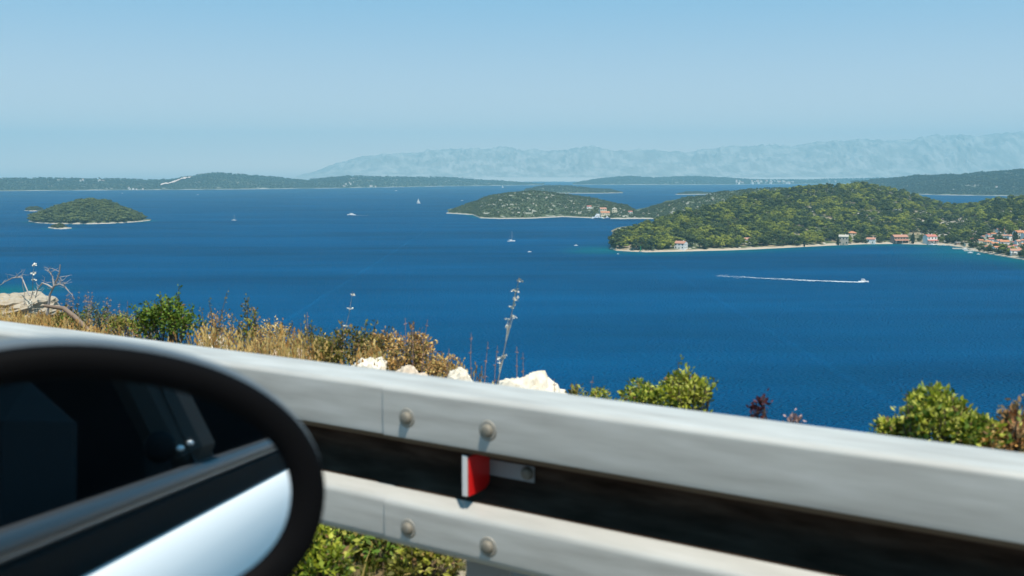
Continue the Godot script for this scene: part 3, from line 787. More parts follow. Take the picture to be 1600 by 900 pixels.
# ================================================================ woods
func woods() -> void:
	var rng := RandomNumberGenerator.new()
	rng.seed = 77
	var crowns := []
	var trunks := []
	for k in 5:
		crowns.append(crown_mesh(rng, 11, 60, 0.062, 0.62, M.needles))
		trunks.append(trunk_mesh(rng, M.bark))
	var bushes := []
	for k in 4: bushes.append(crown_mesh(rng, 5, 26, 0.11, 0.8, M.needles))
	var tones := [Color(0.06, 0.082, 0.03), Color(0.105, 0.13, 0.032), Color(0.16, 0.19, 0.036), Color(0.22, 0.24, 0.04), Color(0.26, 0.275, 0.045)]
	# headland: pines in patches, darker evergreen oaks and maquis between them
	var pines := []
	var oaks := []
	var low := []
	for k in 26000:
		var u := rng.randf() * (HEADLAND.size() - 1.0)
		var v := pow(rng.randf(), 1.25) * 1.12
		if k < 1100:
			u = rng.randf_range(0.0, 12.5)
			v = rng.randf_range(0.02, 0.3) if u > 3.0 else rng.randf()
		var p := land_at(HEADLAND, u, v, 4.0)
		if p.y < 1.7 or not clear_of_houses(p, 3.5):
			continue
		var q := noise.get_noise_2d(p.x * 1.1 + 90.0, p.z * 1.1)
		var open := fine.get_noise_2d(p.x * 0.35, p.z * 0.35)
		if u > 12.6 and v < 0.6:
			if open > -0.05 and rng.randf() < 0.7: continue
			if rng.randf() < 0.7: low.append(p)
			elif q > 0.05: pines.append(p)
			else: oaks.append(p)
		elif v > 0.62 and rng.randf() < 0.8:
			if open < 0.4 or rng.randf() < 0.3: low.append(p)
		elif q > -0.12 or u < 4.5:
			if open < 0.27: pines.append(p)
		elif open < 0.22: 
			(oaks if rng.randf() < 0.5 else low).append(p)
	pines = spaced(pines, 5.8)
	oaks = spaced(oaks, 3.6)
	low = spaced(low, 2.3)
	pines.sort_custom(func(a, b): return a.length_squared() < b.length_squared())
	oaks.sort_custom(func(a, b): return a.length_squared() < b.length_squared())
	var mats := []
	for t in tones:
		mats.append(tinted(t, 0.85, 0.25, 0.25))
	for k in mini(230, pines.size()):
		var h := rng.randf_range(7.5, 13.0)
		var o := thing("pine_tree", "broad yellow green pine on the headland's front slope", "tree", placed(pines[k], h * rng.randf_range(0.85, 1.1), h, rng), "pines along the headland shore")
		part("trunk", trunks[k % 5], o)
		var cr := part("crown", crowns[(k * 3 + k / 5) % 5], o)
		cr.material_override = mats[tone_of(pines[k], rng)]
	for k in mini(110, oaks.size()):
		var h := rng.randf_range(4.0, 6.5)
		var o := thing("evergreen_oak", "dark green evergreen oak on the headland's lower slope", "tree", placed(oaks[k], h * rng.randf_range(1.0, 1.3), h, rng), "evergreen oaks on the headland")
		part("trunk", trunks[k % 5], o)
		var cr := part("crown", crowns[(k * 2 + k / 7) % 5], o)
		cr.material_override = mats[[0, 1, 0][k % 3]]
	var t := []
	var c := []
	for k in range(230, pines.size()):
		var h := rng.randf_range(6.5, 12.0)
		t.append(placed(pines[k], h * rng.randf_range(0.85, 1.15), h, rng))
		c.append(tones[tone_of(pines[k], rng)] * rng.randf_range(0.8, 1.2))
	for k in range(110, oaks.size()):
		var h := rng.randf_range(3.5, 6.0)
		t.append(placed(oaks[k], h * rng.randf_range(1.0, 1.3), h, rng))
		c.append(tones[[0, 1, 0][k % 3]] * rng.randf_range(0.85, 1.15))
	cover("headland_forest", "mass of pines and oaks covering the upper headland", crowns, t, c)
	t = []
	c = []
	for p in low:
		var h := rng.randf_range(1.4, 3.4)
		t.append(placed(p, h * rng.randf_range(1.1, 1.7), h, rng))
		c.append(Color(0.06, 0.075, 0.035).lerp(Color(0.12, 0.125, 0.05), rng.randf()))
	cover("headland_maquis", "low grey green maquis scrub over the headland crest", bushes, t, c)
	# the other hills
	scrub("hill_maquis", "low dark scrub over the hill behind the headland", BACK_HILL, 5.0, 6500, 2.2, 4.2, 1.05, Color(0.063, 0.088, 0.042), Color(0.108, 0.131, 0.052), bushes, rng, 3.5)
	scrub("island_maquis", "low dark scrub over the harbour island", HARBOUR_ISLAND, 4.0, 9000, 2.0, 4.0, 1.1, Color(0.060, 0.084, 0.042), Color(0.123, 0.144, 0.052), bushes, rng, 3.2)
	scrub("outer_maquis", "scrub over the flat outer island", OUTER_ISLAND, 4.0, 3000, 4.0, 6.0, 1.1, Color(0.049, 0.064, 0.034), Color(0.076, 0.086, 0.043), bushes, rng, 5.0)
	scrub("islet_maquis", "scrub over the little outer islet", OUTER_ISLET, 2.0, 500, 3.0, 5.0, 1.1, Color(0.049, 0.064, 0.034), Color(0.076, 0.086, 0.043), bushes, rng, 3.0)
	scrub("isle_wood", "dense trees covering the small round isle", WOODED_ISLE, 2.0, 2600, 4.0, 12.5, 1.5, Color(0.074, 0.102, 0.045), Color(0.137, 0.161, 0.052), crowns, rng, 3.4)
	scrub("little_islet_bushes", "bushes covering the tiny islet before the isle", LITTLE_ISLET, 0.8, 160, 2.5, 4.2, 1.5, Color(0.070, 0.096, 0.049), Color(0.116, 0.140, 0.052), crowns, rng, 1.6)
	scrub("far_islet_bushes", "bushes covering the tiny islet behind the isle", FAR_ISLET, 0.8, 260, 3.0, 5.0, 1.5, Color(0.070, 0.096, 0.049), Color(0.105, 0.123, 0.052), crowns, rng, 1.8)
	scrub("inlet_hill_wood", "scrub woodland over the long hill across the inlet", INLET_HILL, 12.0, 13000, 5.0, 9.5, 1.02, Color(0.039, 0.054, 0.029), Color(0.065, 0.077, 0.038), bushes, rng, 7.0)
	scrub("low_coast_wood", "scrub woodland over the long low coast", LOW_COAST, 14.0, 13000, 8.0, 14.0, 1.02, Color(0.044, 0.058, 0.034), Color(0.065, 0.077, 0.039), bushes, rng, 14.0)
	scrub("far_coast_wood", "scrub woodland over the distant coast", FAR_COAST, 10.0, 8000, 10.0, 17.0, 1.02, Color(0.044, 0.058, 0.034), Color(0.065, 0.077, 0.039), bushes, rng, 16.0)
	# pale limestone showing between the bushes
	var stones := []
	for k in 3:
		stones.append(rock_mesh(40 + k, 6, 9, 0.35))
	t = []
	c = []
	for q in [[HEADLAND, 4.0, 420, 12.4, 20.0, 0.1, 0.6], [HEADLAND, 4.0, 90, 9.0, 14.0, 0.55, 0.95], [BACK_HILL, 5.0, 80, 1.0, 8.0, 0.1, 0.95], [HARBOUR_ISLAND, 4.0, 80, 3.0, 9.0, 0.1, 0.9]]:
		for k in q[2]:
			var p := land_at(q[0], rng.randf_range(q[3], q[4]), rng.randf_range(q[5], q[6]), q[1])
			var s := rng.randf_range(0.8, 2.4)
			t.append(Transform3D(Basis(Vector3.UP, rng.randf() * TAU).scaled_local(Vector3(s * 1.6, s * 0.8, s)), p))
			c.append(Color(0.42, 0.385, 0.33) * rng.randf_range(0.8, 1.15))
	cover("limestone_rubble", "pale limestone rocks scattered between the island bushes", stones, t, c)

# bright and dull stands of pine lie in patches
func tone_of(p: Vector3, rng: RandomNumberGenerator) -> int:
	return clampi(int((noise.get_noise_2d(p.x * 1.7 + 400.0, p.z * 1.7) * 1.5 + 0.42 + rng.randf_range(-0.22, 0.22)) * 4.0), 0, 4)

func spaced(points: Array, gap: float) -> Array:
	var cells := {}
	var out := []
	for p in points:
		var key := Vector2i(int(floor(p.x / gap)), int(floor(p.z / gap)))
		var ok := true
		for dx in [-1, 0, 1]:
			for dz in [-1, 0, 1]:
				var o = cells.get(key + Vector2i(dx, dz))
				if o != null and (o - p).length_squared() < gap * gap:
					ok = false
		if ok:
			cells[key] = p
			out.append(p)
	return out

func scrub(called: String, label: String, stations: Array, rough: float, count: int, h0: float, h1: float, vmax: float, a: Color, b: Color, meshes: Array, rng: RandomNumberGenerator, gap: float) -> void:
	var pts := []
	for k in count:
		var v := rng.randf() * vmax
		var p := land_at(stations, rng.randf() * (stations.size() - 1.0), v, rough)
		if p.y < 1.6 + h0 * 0.25 or fine.get_noise_2d(p.x * 0.6, p.z * 0.6) > 0.36 or not clear_of_houses(p, 4.0):
			continue
		pts.append(p)
	pts = spaced(pts, gap)
	var t := []
	var c := []
	for p in pts:
		var h := rng.randf_range(h0, h1)
		t.append(placed(p - Vector3(0, h * 0.12, 0), h * rng.randf_range(1.0, 1.7), h, rng))
		c.append(a.lerp(b, clampf(rng.randf() * 0.6 + 0.5 * noise.get_noise_2d(p.x, p.z) + 0.2, 0.0, 1.0)))
	cover(called, label, meshes, t, c)

func rock_mesh(seed_: int, rings: int, sides: int, rough: float, mat: Material = null, blocky := 0.0, stretch := 1.0) -> ArrayMesh:
	var f := FastNoiseLite.new()
	f.seed = seed_
	f.noise_type = FastNoiseLite.TYPE_CELLULAR
	f.frequency = 0.75
	f.cellular_return_type = FastNoiseLite.RETURN_DISTANCE
	var g := FastNoiseLite.new()
	g.seed = seed_ + 9
	g.frequency = 1.7
	var rows := []
	for y in rings + 1:
		var la := PI * y / rings
		var row := PackedVector3Array()
		for x in sides:
			var lo := TAU * x / sides
			var d := Vector3(sin(la) * cos(lo), cos(la), sin(la) * sin(lo))
			if blocky > 0.0:
				var pw := pow(absf(d.x), blocky) + pow(absf(d.y), blocky) + pow(absf(d.z), blocky)
				d *= pow(pw, -1.0 / blocky)
			var e := d * Vector3(1, stretch, 1)
			var k := 1.0 + rough * 0.45 * (f.get_noise_3dv(e * 1.3) + 0.35) + rough * 0.6 * g.get_noise_3dv(e * 1.1) + rough * 0.12 * g.get_noise_3dv(e * 8.0)
			row.append(Vector3(d.x * k, d.y * (1.0 + (k - 1.0) / stretch), d.z * k))
		rows.append(row)
	var b := MB.new()
	# flat facets, as broken limestone has
	for y in rings:
		for x in sides:
			var p: Vector3 = rows[y][x]
			var q: Vector3 = rows[y][(x + 1) % sides]
			var r: Vector3 = rows[y + 1][(x + 1) % sides]
			var s: Vector3 = rows[y + 1][x]
			var tone := 0.92 + 0.16 * g.get_noise_3dv(p * 3.0 + Vector3(7, 7, 7))
			b.quad(p, q, r, s, p + r, Color(tone, tone * 0.99, tone * 0.97))
	return b.mesh(mat if mat else M.rock)

# ================================================================ roadside, in the road frame
func edge(s: float) -> float:
	return clampf(2.75 + 0.36 * (s - 1.0), 2.75, 6.0)

func ground(s: float, r: float) -> float:
	var e := edge(s)
	var y := -0.035 * (r - 1.1)
	if r > e - 0.4:
		y -= 0.4 * pow(minf(r - e + 0.4, 0.6), 2.0) / 0.6 + 0.8 * maxf(0.0, r - e - 0.2)
	return y + 0.05 * fine.get_noise_2d(s * 14.0, r * 14.0) * smooth(1.2, 1.8, r)

func roadside() -> void:
	var b := MB.new()
	var rows := []
	var cols := []
	var rs := []
	for k in 40: rs.append(1.1 + k * 0.13)
	for k in 26: rs.append(6.3 + 105.0 * pow((k + 1) / 26.0, 1.8))
	var ss := []
	for k in 14: ss.append(-160.0 + 158.0 * (1.0 - pow(1.0 - k / 14.0, 2.0)))
	for k in 90: ss.append(-2.0 + k * 0.15)
	for k in 14: ss.append(11.5 + 160.0 * pow((k + 1) / 14.0, 2.0))
	for r in rs:
		var row := PackedVector3Array()
		var cr := PackedColorArray()
		for s in ss:
			var y := ground(s, r)
			if r > 8.0: y += 3.0 * noise.get_noise_2d(s, r) * smooth(8.0, 30.0, r)
			row.append(Vector3(s, y, r))
			var q := fine.get_noise_2d(s * 9.0, r * 9.0)
			var c := Color(0.21, 0.15, 0.085).lerp(Color(0.075, 0.085, 0.03), smooth(-0.2, 0.3, q))
			cr.append(c.lerp(Color(0.5, 0.46, 0.38), smooth(0.3, 0.45, fine.get_noise_2d(s * 22.0, r * 22.0 + 90.0))))
		rows.append(row)
		cols.append(cr)
	b.grid(rows, Vector3(0, -1e6, 0), false, cols)
	setting("roadside_ground", "dry grassy verge falling away to the sea", b.mesh(M.soil), "structure", road_frame)
	var road := MB.new()
	road.box(Vector3(0, -0.15, -3.15), Vector3(340, 0.3, 8.5), 0.0)
	var asphalt := paint(Color(0.06, 0.06, 0.06), 0.9)
	asphalt.albedo_texture = noise_texture(0.2, 512, 3, [[0.0, Color(0.7, 0.7, 0.7)], [1.0, Color(1.3, 1.3, 1.3)]])
	asphalt.uv1_triplanar = true
	asphalt.uv1_scale = Vector3(0.8, 0.8, 0.8)
	setting("road", "grey asphalt road under the car", road.mesh(asphalt), "structure", road_frame)
	var line := MB.new()
	line.box(Vector3(0, 0.0, 0.72), Vector3(338, 0.008, 0.12), 0.0)
	setting("road_edge_marking", "white painted line along the asphalt edge", line.mesh(paint(Color(0.7, 0.7, 0.68))), "structure", road_frame)

const BEAM := [[1.500, 0.733], [1.500, 0.746], [1.494, 0.748], [1.470, 0.7455], [1.434, 0.7405], [1.4255, 0.7385], [1.4205, 0.734], [1.4195, 0.729], [1.419, 0.69], [1.420, 0.655], [1.4215, 0.646], [1.428, 0.638], [1.438, 0.633], [1.470, 0.622], [1.490, 0.614], [1.498, 0.607], [1.500, 0.602], [1.500, 0.592], [1.500, 0.584], [1.498, 0.578], [1.490, 0.566], [1.450, 0.540], [1.434, 0.5305], [1.4255, 0.526], [1.4205, 0.521], [1.4195, 0.514], [1.419, 0.48], [1.420, 0.456], [1.4215, 0.448], [1.428, 0.440], [1.440, 0.435], [1.470, 0.428], [1.494, 0.423], [1.500, 0.427], [1.500, 0.437]]

func guardrail() -> void:
	var steel := paint(Color(0.54, 0.525, 0.495), 0.55, 0.1)
	steel.albedo_texture = noise_texture(0.011, 1024, 31, [[0.0, Color(0.83, 0.825, 0.81)], [0.3, Color(0.89, 0.885, 0.875)], [0.55, Color(0.93, 0.93, 0.92)], [1.0, Color(1, 1, 1)]], false, 4.0, 6)
	steel.roughness_texture = noise_texture(0.03, 512, 33, [[0.0, Color(0.75, 0.75, 0.75)], [1.0, Color(1, 1, 1)]])
	steel.uv1_triplanar = true
	steel.uv1_scale = Vector3(0.3, 2.2, 2.2)
	var grime_shade := paint(Color(0.08, 0.055, 0.04), 0.85, 0.0, 0.2)  # dirt film, its dark colour also painting the shade below the upper ridge
	grime_shade.albedo_texture = noise_texture(0.02, 512, 35, [[0.0, Color(0.5, 0.45, 0.42)], [1.0, Color(1, 1, 1)]])
	grime_shade.uv1_triplanar = true
	grime_shade.uv1_scale = Vector3(0.6, 3.0, 3.0)
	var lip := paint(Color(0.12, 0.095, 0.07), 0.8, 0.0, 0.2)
	var o := thing("guardrail", "long galvanised W shaped steel guardrail along the road edge", "guardrail", road_frame)
	var splice := 1.155
	for k in range(-4, 8):
		var s0 := splice + 4.0 * (k - 1) - 0.34
		var s1 := splice + 4.0 * k
		# the two bright ridges, and the hollow between them coloured dark for rust, road dirt and painted shade
		for strip in [["beam_ridge", 0, 10, steel], ["beam_lip", 10, 14, lip], ["beam_hollow", 14, 21, grime_shade], ["beam_ridge", 21, 29, steel], ["beam_lip", 29, 34, lip]]:
			var b := MB.new()
			for side in [0.0, 0.003]:
				var rows := []
				for q in range(strip[1], strip[2] + 1):
					var row := PackedVector3Array()
					for j in 9:
						var f := j / 8.0
						row.append(Vector3(lerpf(s0, s1, f), BEAM[q][1] - side * 0.3, BEAM[q][0] - 0.0045 * f + side))
					rows.append(row)
				b.grid(rows, Vector3((s0 + s1) / 2, 0.585, 2.5) if side == 0.0 else Vector3((s0 + s1) / 2, 0.585, 0.0))
			for f in [0.0, 1.0]:
				for q in range(strip[1], strip[2]):
					var s := lerpf(s0, s1, f)
					var off := Vector3(0, -0.0009, 0.003)
					var p := Vector3(s, BEAM[q][1], BEAM[q][0] - 0.0045 * f)
					var p2 := Vector3(s, BEAM[q + 1][1], BEAM[q + 1][0] - 0.0045 * f)
					b.quad(p, p2, p2 + off, p + off, Vector3(-1 if f == 0.0 else 1, 0, 0))
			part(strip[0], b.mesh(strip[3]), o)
	# posts with a sigma like channel section, and their centre bolts
	var post_steel := paint(Color(0.3, 0.3, 0.29), 0.6, 0.4)
	var pb := MB.new()
	pb.box(Vector3(0, 0.07, 0.006), Vector3(0.1, 1.34, 0.006), 0.001)
	pb.box(Vector3(-0.047, 0.07, 0.04), Vector3(0.006, 1.34, 0.062), 0.001)
	pb.box(Vector3(0.047, 0.07, 0.04), Vector3(0.006, 1.34, 0.062), 0.001)
	pb.box(Vector3(-0.036, 0.07, 0.074), Vector3(0.028, 1.34, 0.006), 0.001)
	pb.box(Vector3(0.036, 0.07, 0.074), Vector3(0.028, 1.34, 0.006), 0.001)
	var pm := pb.mesh(post_steel)
	for k in range(-6, 14):
		part("post", pm, o, Transform3D(Basis.IDENTITY, Vector3(splice - 0.17 + 2.0 * k, -0.02, 1.503)))
	# round headed bolts at the joint
	var bolt_m := paint(Color(0.19, 0.17, 0.135), 0.65, 0.2)
	var bb := MB.new()
	var rows := []
	for q in [[0.0, -0.0105], [0.0055, -0.0102], [0.0092, -0.0085], [0.0112, -0.005], [0.0118, 0.001]]:
		var row := PackedVector3Array()
		for j in 14: row.append(Vector3(cos(TAU * j / 14) * q[0], sin(TAU * j / 14) * q[0], q[1]))
		rows.append(row)
	bb.grid(rows, Vector3(0, 0, 0.02), true)
	var bm := bb.mesh(bolt_m)
	var wb := MB.new()
	wb.tube([Vector3(0, 0, 0.0035), Vector3(0, 0, -0.0005), Vector3(0, 0, -0.0012)], [0.0185, 0.0185, 0.0165], 18)
	var washer := wb.mesh(paint(Color(0.33, 0.31, 0.27), 0.6, 0.3))
	for k in [-1, 0, 1]:
		for ds in [-0.055, -0.23]:
			for y in [0.685, 0.478]:
				var bolt := part("bolt", bm, o, Transform3D(Basis.IDENTITY, Vector3(splice + ds + 4.0 * k, y, 1.4155)))
				part("washer", washer, bolt)
		part("bolt", bm, o, Transform3D(Basis.IDENTITY, Vector3(splice - 0.265 + 4.0 * k, 0.596, 1.4905)))
	# red and white delineator bracket folded out of the valley
	var d := thing("delineator", "red reflector plate on a bent metal bracket in the guardrail's hollow", "reflector", road_frame)
	var base := MB.new()
	base.box(Vector3(0.925, 0.596, 1.4935), Vector3(0.095, 0.034, 0.003), 0.001)
	base.box(Vector3(0.974, 0.594, 1.4605), Vector3(0.003, 0.07, 0.068), 0.001)
	part("bracket", base.mesh(paint(Color(0.3, 0.3, 0.29), 0.7)), d)
	var red := MB.new()
	red.box(Vector3(0.9708, 0.594, 1.456), Vector3(0.0034, 0.072, 0.066), 0.001)
	var rm := paint(Color(0.62, 0.008, 0.008), 0.3)
	rm.clearcoat_enabled = true
	rm.clearcoat = 0.6
	part("red_plate", red.mesh(rm), d)
	var white := MB.new()
	white.box(Vector3(0.979, 0.594, 1.4235), Vector3(0.011, 0.074, 0.003), 0.001)
	part("white_plate", white.mesh(paint(Color(0.62, 0.6, 0.58), 0.6)), d)

func ellipse_ring(a: float, b: float, depth: float, count: int, power := 2.15) -> PackedVector3Array:
	# in the mirror's own axes: long axis, short axis, away from the glass
	var row := PackedVector3Array()
	for k in count:
		var t := TAU * k / count
		var x := signf(cos(t)) * pow(absf(cos(t)), 2.0 / power)
		var y := signf(sin(t)) * pow(absf(sin(t)), 2.0 / power)
		row.append(Vector3(x * a, y * b, depth))
	return row

func panel(b: MB, s0: float, s1: float, section: Array, inside: Vector3) -> void:
	var rows := []
	for q in section:
		var row := PackedVector3Array()
		for j in 25: row.append(Vector3(lerpf(s0, s1, j / 24.0), q[0], q[1]))
		rows.append(row)
	b.grid(rows, inside)

func car() -> void:
	var white := paint(Color(0.88, 0.87, 0.84), 0.75, 0.0, 0.3)
	white.clearcoat_enabled = true
	white.clearcoat = 0.1
	white.clearcoat_roughness = 0.04
	var trim := paint(Color(0.008, 0.008, 0.009), 0.7, 0.0, 0.3)
	var rubber := paint(Color(0.01, 0.01, 0.01), 0.8, 0.0, 0.2)
	var satin := paint(Color(0.045, 0.046, 0.048), 0.35, 0.2)
	var cloth := paint(Color(0.022, 0.022, 0.023), 0.95, 0.0, 0.2)
	cloth.rim_enabled = true
	cloth.rim = 0.15
	var liner := paint(Color(0.04, 0.039, 0.037), 0.95, 0.0, 0.2)
	var o := thing("car", "white car at the road edge, its side window open", "car", road_frame)
	# skin of front and rear doors, fender
	var skin := [[0.768, 0.180], [0.775, 0.188], [0.775, 0.198], [0.769, 0.212], [0.756, 0.229], [0.736, 0.245], [0.705, 0.26], [0.66, 0.273], [0.60, 0.282], [0.52, 0.286], [0.42, 0.284], [0.34, 0.272], [0.28, 0.25], [0.24, 0.22]]
	for q in [["front_door", -1.2, 0.72], ["rear_quarter", -1.56, -1.206], ["fender", 0.727, 1.05]]:
		var b := MB.new()
		panel(b, q[1], q[2], skin, Vector3((q[1] + q[2]) / 2, 0.5, -0.5))
		part(q[0], b.mesh(white), o)
	var sill := MB.new()
	sill.box(Vector3(-0.25, 0.22, -0.55), Vector3(2.6, 0.06, 1.44), 0.02)
	part("floor", sill.mesh(trim), o)
	# belt: rubber seal below, satin moulding above, inner door trim
	var seal := MB.new()
	seal.box(Vector3(-0.4, 0.79, 0.163), Vector3(2.3, 0.06, 0.03), 0.006)
	part("window_seal", seal.mesh(rubber), o)
	var belt := MB.new()
	panel(belt, -1.55, 0.72, [[0.817, 0.158], [0.818, 0.170], [0.824, 0.177], [0.834, 0.179], [0.844, 0.176], [0.85, 0.168], [0.852, 0.156]], Vector3(-0.4, 0.834, 0.13))
	part("belt_moulding", belt.mesh(satin), o)
	var inner := MB.new()
	inner.box(Vector3(-0.4, 0.55, 0.118), Vector3(2.3, 0.56, 0.06), 0.025)
	part("door_trim", inner.mesh(trim), o)
	# pillar with its belt guide, roof, head lining, far side
	var pil := MB.new()
	panel(pil, -0.62, -0.5, [[0.84, 0.16], [1.1, 0.07], [1.42, -0.09]], Vector3(-0.56, 1.1, -0.6))
	pil.box(Vector3(-0.56, 1.12, 0.02), Vector3(0.14, 0.62, 0.09), 0.03, Basis(Vector3(1, 0, 0), -0.38))
	part("centre_pillar", pil.mesh(liner), o)
	var guide := MB.new()
	guide.ball(Vector3(-0.48, 0.885, 0.105), Vector3(0.012, 0.028, 0.028), 16, 8)
	part("belt_guide", guide.mesh(trim), o)
	var strap := MB.new()
	strap.box(Vector3(-0.478, 0.6, 0.1), Vector3(0.003, 0.55, 0.045), 0.0)
	part("seat_belt", strap.mesh(cloth), o)
	var studs := MB.new()  # pale dots added to stand for two small sun glints
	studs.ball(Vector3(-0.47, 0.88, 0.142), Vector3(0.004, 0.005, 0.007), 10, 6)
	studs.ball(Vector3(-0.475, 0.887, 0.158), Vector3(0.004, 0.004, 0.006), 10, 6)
	part("glint_stud", studs.mesh(paint(Color(0.9, 0.9, 0.9), 0.3, 0.2)), o)
	var roof := MB.new()
	panel(roof, -1.6, 0.75, [[1.41, -0.09], [1.45, -0.13], [1.475, -0.25], [1.485, -0.6], [1.475, -0.95], [1.45, -1.05], [1.41, -1.09]], Vector3(-0.4, 0.8, -0.6))
	part("roof", roof.mesh(white), o)
	var lin := MB.new()
	lin.box(Vector3(-0.42, 1.4, -0.58), Vector3(2.3, 0.02, 0.98), 0.005)
	part("head_lining", lin.mesh(liner), o)
	var wall := MB.new()
	wall.box(Vector3(-0.4, 0.55, -1.27), Vector3(2.3, 0.62, 0.06), 0.02)
	wall.box(Vector3(-0.56, 1.12, -1.23), Vector3(0.14, 0.6, 0.08), 0.03)
	wall.box(Vector3(-1.5, 1.12, -1.2), Vector3(0.3, 0.6, 0.12), 0.03)
	part("driver_door", wall.mesh(trim), o)
	var bulk := MB.new()
	bulk.box(Vector3(-1.55, 0.8, -0.55), Vector3(0.08, 1.2, 1.4), 0.03)
	part("rear_panel", bulk.mesh(trim), o)
	var dash := MB.new()
	dash.box(Vector3(0.85, 0.62, -0.55), Vector3(0.4, 0.36, 1.36), 0.08)
	part("dashboard", dash.mesh(trim), o)
	for z in [-0.22, -0.88]:
		var seat := MB.new()
		seat.box(Vector3(0.02, 0.42, z), Vector3(0.52, 0.2, 0.5), 0.07)
		seat.box(Vector3(-0.3, 0.72, z), Vector3(0.16, 0.6, 0.48), 0.078, Basis(Vector3(0, 0, 1), 0.2))
		part("seat", seat.mesh(cloth), o)
		var head := MB.new()
		head.box(Vector3(-0.37, 1.12, z), Vector3(0.1, 0.17, 0.26), 0.045, Basis(Vector3(0, 0, 1), 0.15))
		part("headrest", head.mesh(cloth), o)
	# wheels
	var tyre := MB.new()
	var rows := []
	for q in [[0.2, -0.09], [0.29, -0.095], [0.305, -0.075], [0.31, 0.0], [0.305, 0.075], [0.29, 0.095], [0.2, 0.09]]:
		var row := PackedVector3Array()
		for j in 32: row.append(Vector3(cos(TAU * j / 32) * q[0], sin(TAU * j / 32) * q[0], q[1]))
		rows.append(row)
	tyre.grid(rows, Vector3.ZERO, true)
	var tm := tyre.mesh(rubber)
	var rim := MB.new()
	for k in 8: rim.box(Vector3(cos(TAU * k / 8), sin(TAU * k / 8), 0) * 0.1 + Vector3(0, 0, 0.06), Vector3(0.2, 0.035, 0.02), 0.004, Basis(Vector3(0, 0, 1), TAU * k / 8))
	rim.tube([Vector3(0, 0, 0.05), Vector3(0, 0, 0.08)], [0.05, 0.04], 16)
	var rmm := rim.mesh(paint(Color(0.5, 0.5, 0.52), 0.35, 0.7))
	for p in [Vector3(1.35, 0.31, 0.08), Vector3(-1.1, 0.31, 0.08), Vector3(1.35, 0.31, -1.18), Vector3(-1.1, 0.31, -1.18)]:
		var w := part("wheel", tm, o, Transform3D(Basis.IDENTITY, p))
		part("wheel_rim", rmm, w)
	# wing mirror: convex looking shell, rim, glass
	var n := Vector3(-0.8768, 0.1051, -0.4692)
	var ax := Vector3(-0.4805, -0.2266, 0.8472)
	var ay := n.cross(ax).normalized()
	if ay.y < 0.0: ay = -ay
	var base := Transform3D(Basis(ax, ay, n), Vector3(0.5705, 0.9086, 0.41))
	var wing := Node3D.new()
	wing.name = "wing_mirror"
	wing.transform = base
	wing.set_meta("label", "oval black wing mirror reflecting the car's own white flank")
	o.add_child(wing, true)
	var black := paint(Color(0.004, 0.004, 0.0045), 0.65, 0.0, 0.12)
	var a := 0.1535
	var bb := 0.0985
	var shell := MB.new()
	var rr := []
	for q in [[-0.027, -0.0235, -0.008], [-0.025, -0.0215, -0.001], [-0.018, -0.0155, 0.004], [-0.008, -0.007, 0.0045], [-0.0015, -0.0012, 0.0], [0.0, 0.0, -0.007], [-0.0005, -0.0005, -0.018]]:
		rr.append(ellipse_ring(a + q[0], bb + q[1], q[2], 96))
	# the ring's faces look away from the middle of its own section
	shell.grid(rr, Vector3(0, 0, -0.6), true)
	part("mirror_rim", shell.mesh(black), wing)
	var house_ := MB.new()
	rr = []
	for q in [[0.985, -0.012], [1.03, -0.02], [1.045, -0.034], [1.02, -0.055], [0.93, -0.08], [0.78, -0.1], [0.55, -0.116], [0.28, -0.124], [0.0, -0.126]]:
		rr.append(ellipse_ring(a * q[0], bb * q[0], q[1], 72))
	house_.grid(rr, Vector3(0, 0, -0.04), true)
	var gloss := paint(Color(0.1, 0.103, 0.106), 0.35)
	gloss.clearcoat_enabled = true
	gloss.clearcoat = 0.3
	part("mirror_housing", house_.mesh(gloss), wing)
	var glass := MB.new()
	rr = []
	for q in [0.0, 0.5, 1.0]: rr.append(ellipse_ring((a - 0.0262) * q, (bb - 0.0228) * q, -0.0045, 72))
	glass.grid(rr, Vector3(0, 0, -1), true)
	part("mirror_glass", glass.mesh(paint(Color(0.78, 0.81, 0.84), 0.02, 1.0)), wing)
	var arm := MB.new()
	var from := base.affine_inverse() * Vector3(0.66, 0.82, 0.19)
	arm.tube([from, from.lerp(Vector3(-0.1, -0.06, -0.06), 0.5) + Vector3(0, -0.01, 0), Vector3(-0.09, -0.05, -0.06)], [0.04, 0.032, 0.035], 14)
	part("mirror_arm", arm.mesh(black), wing)

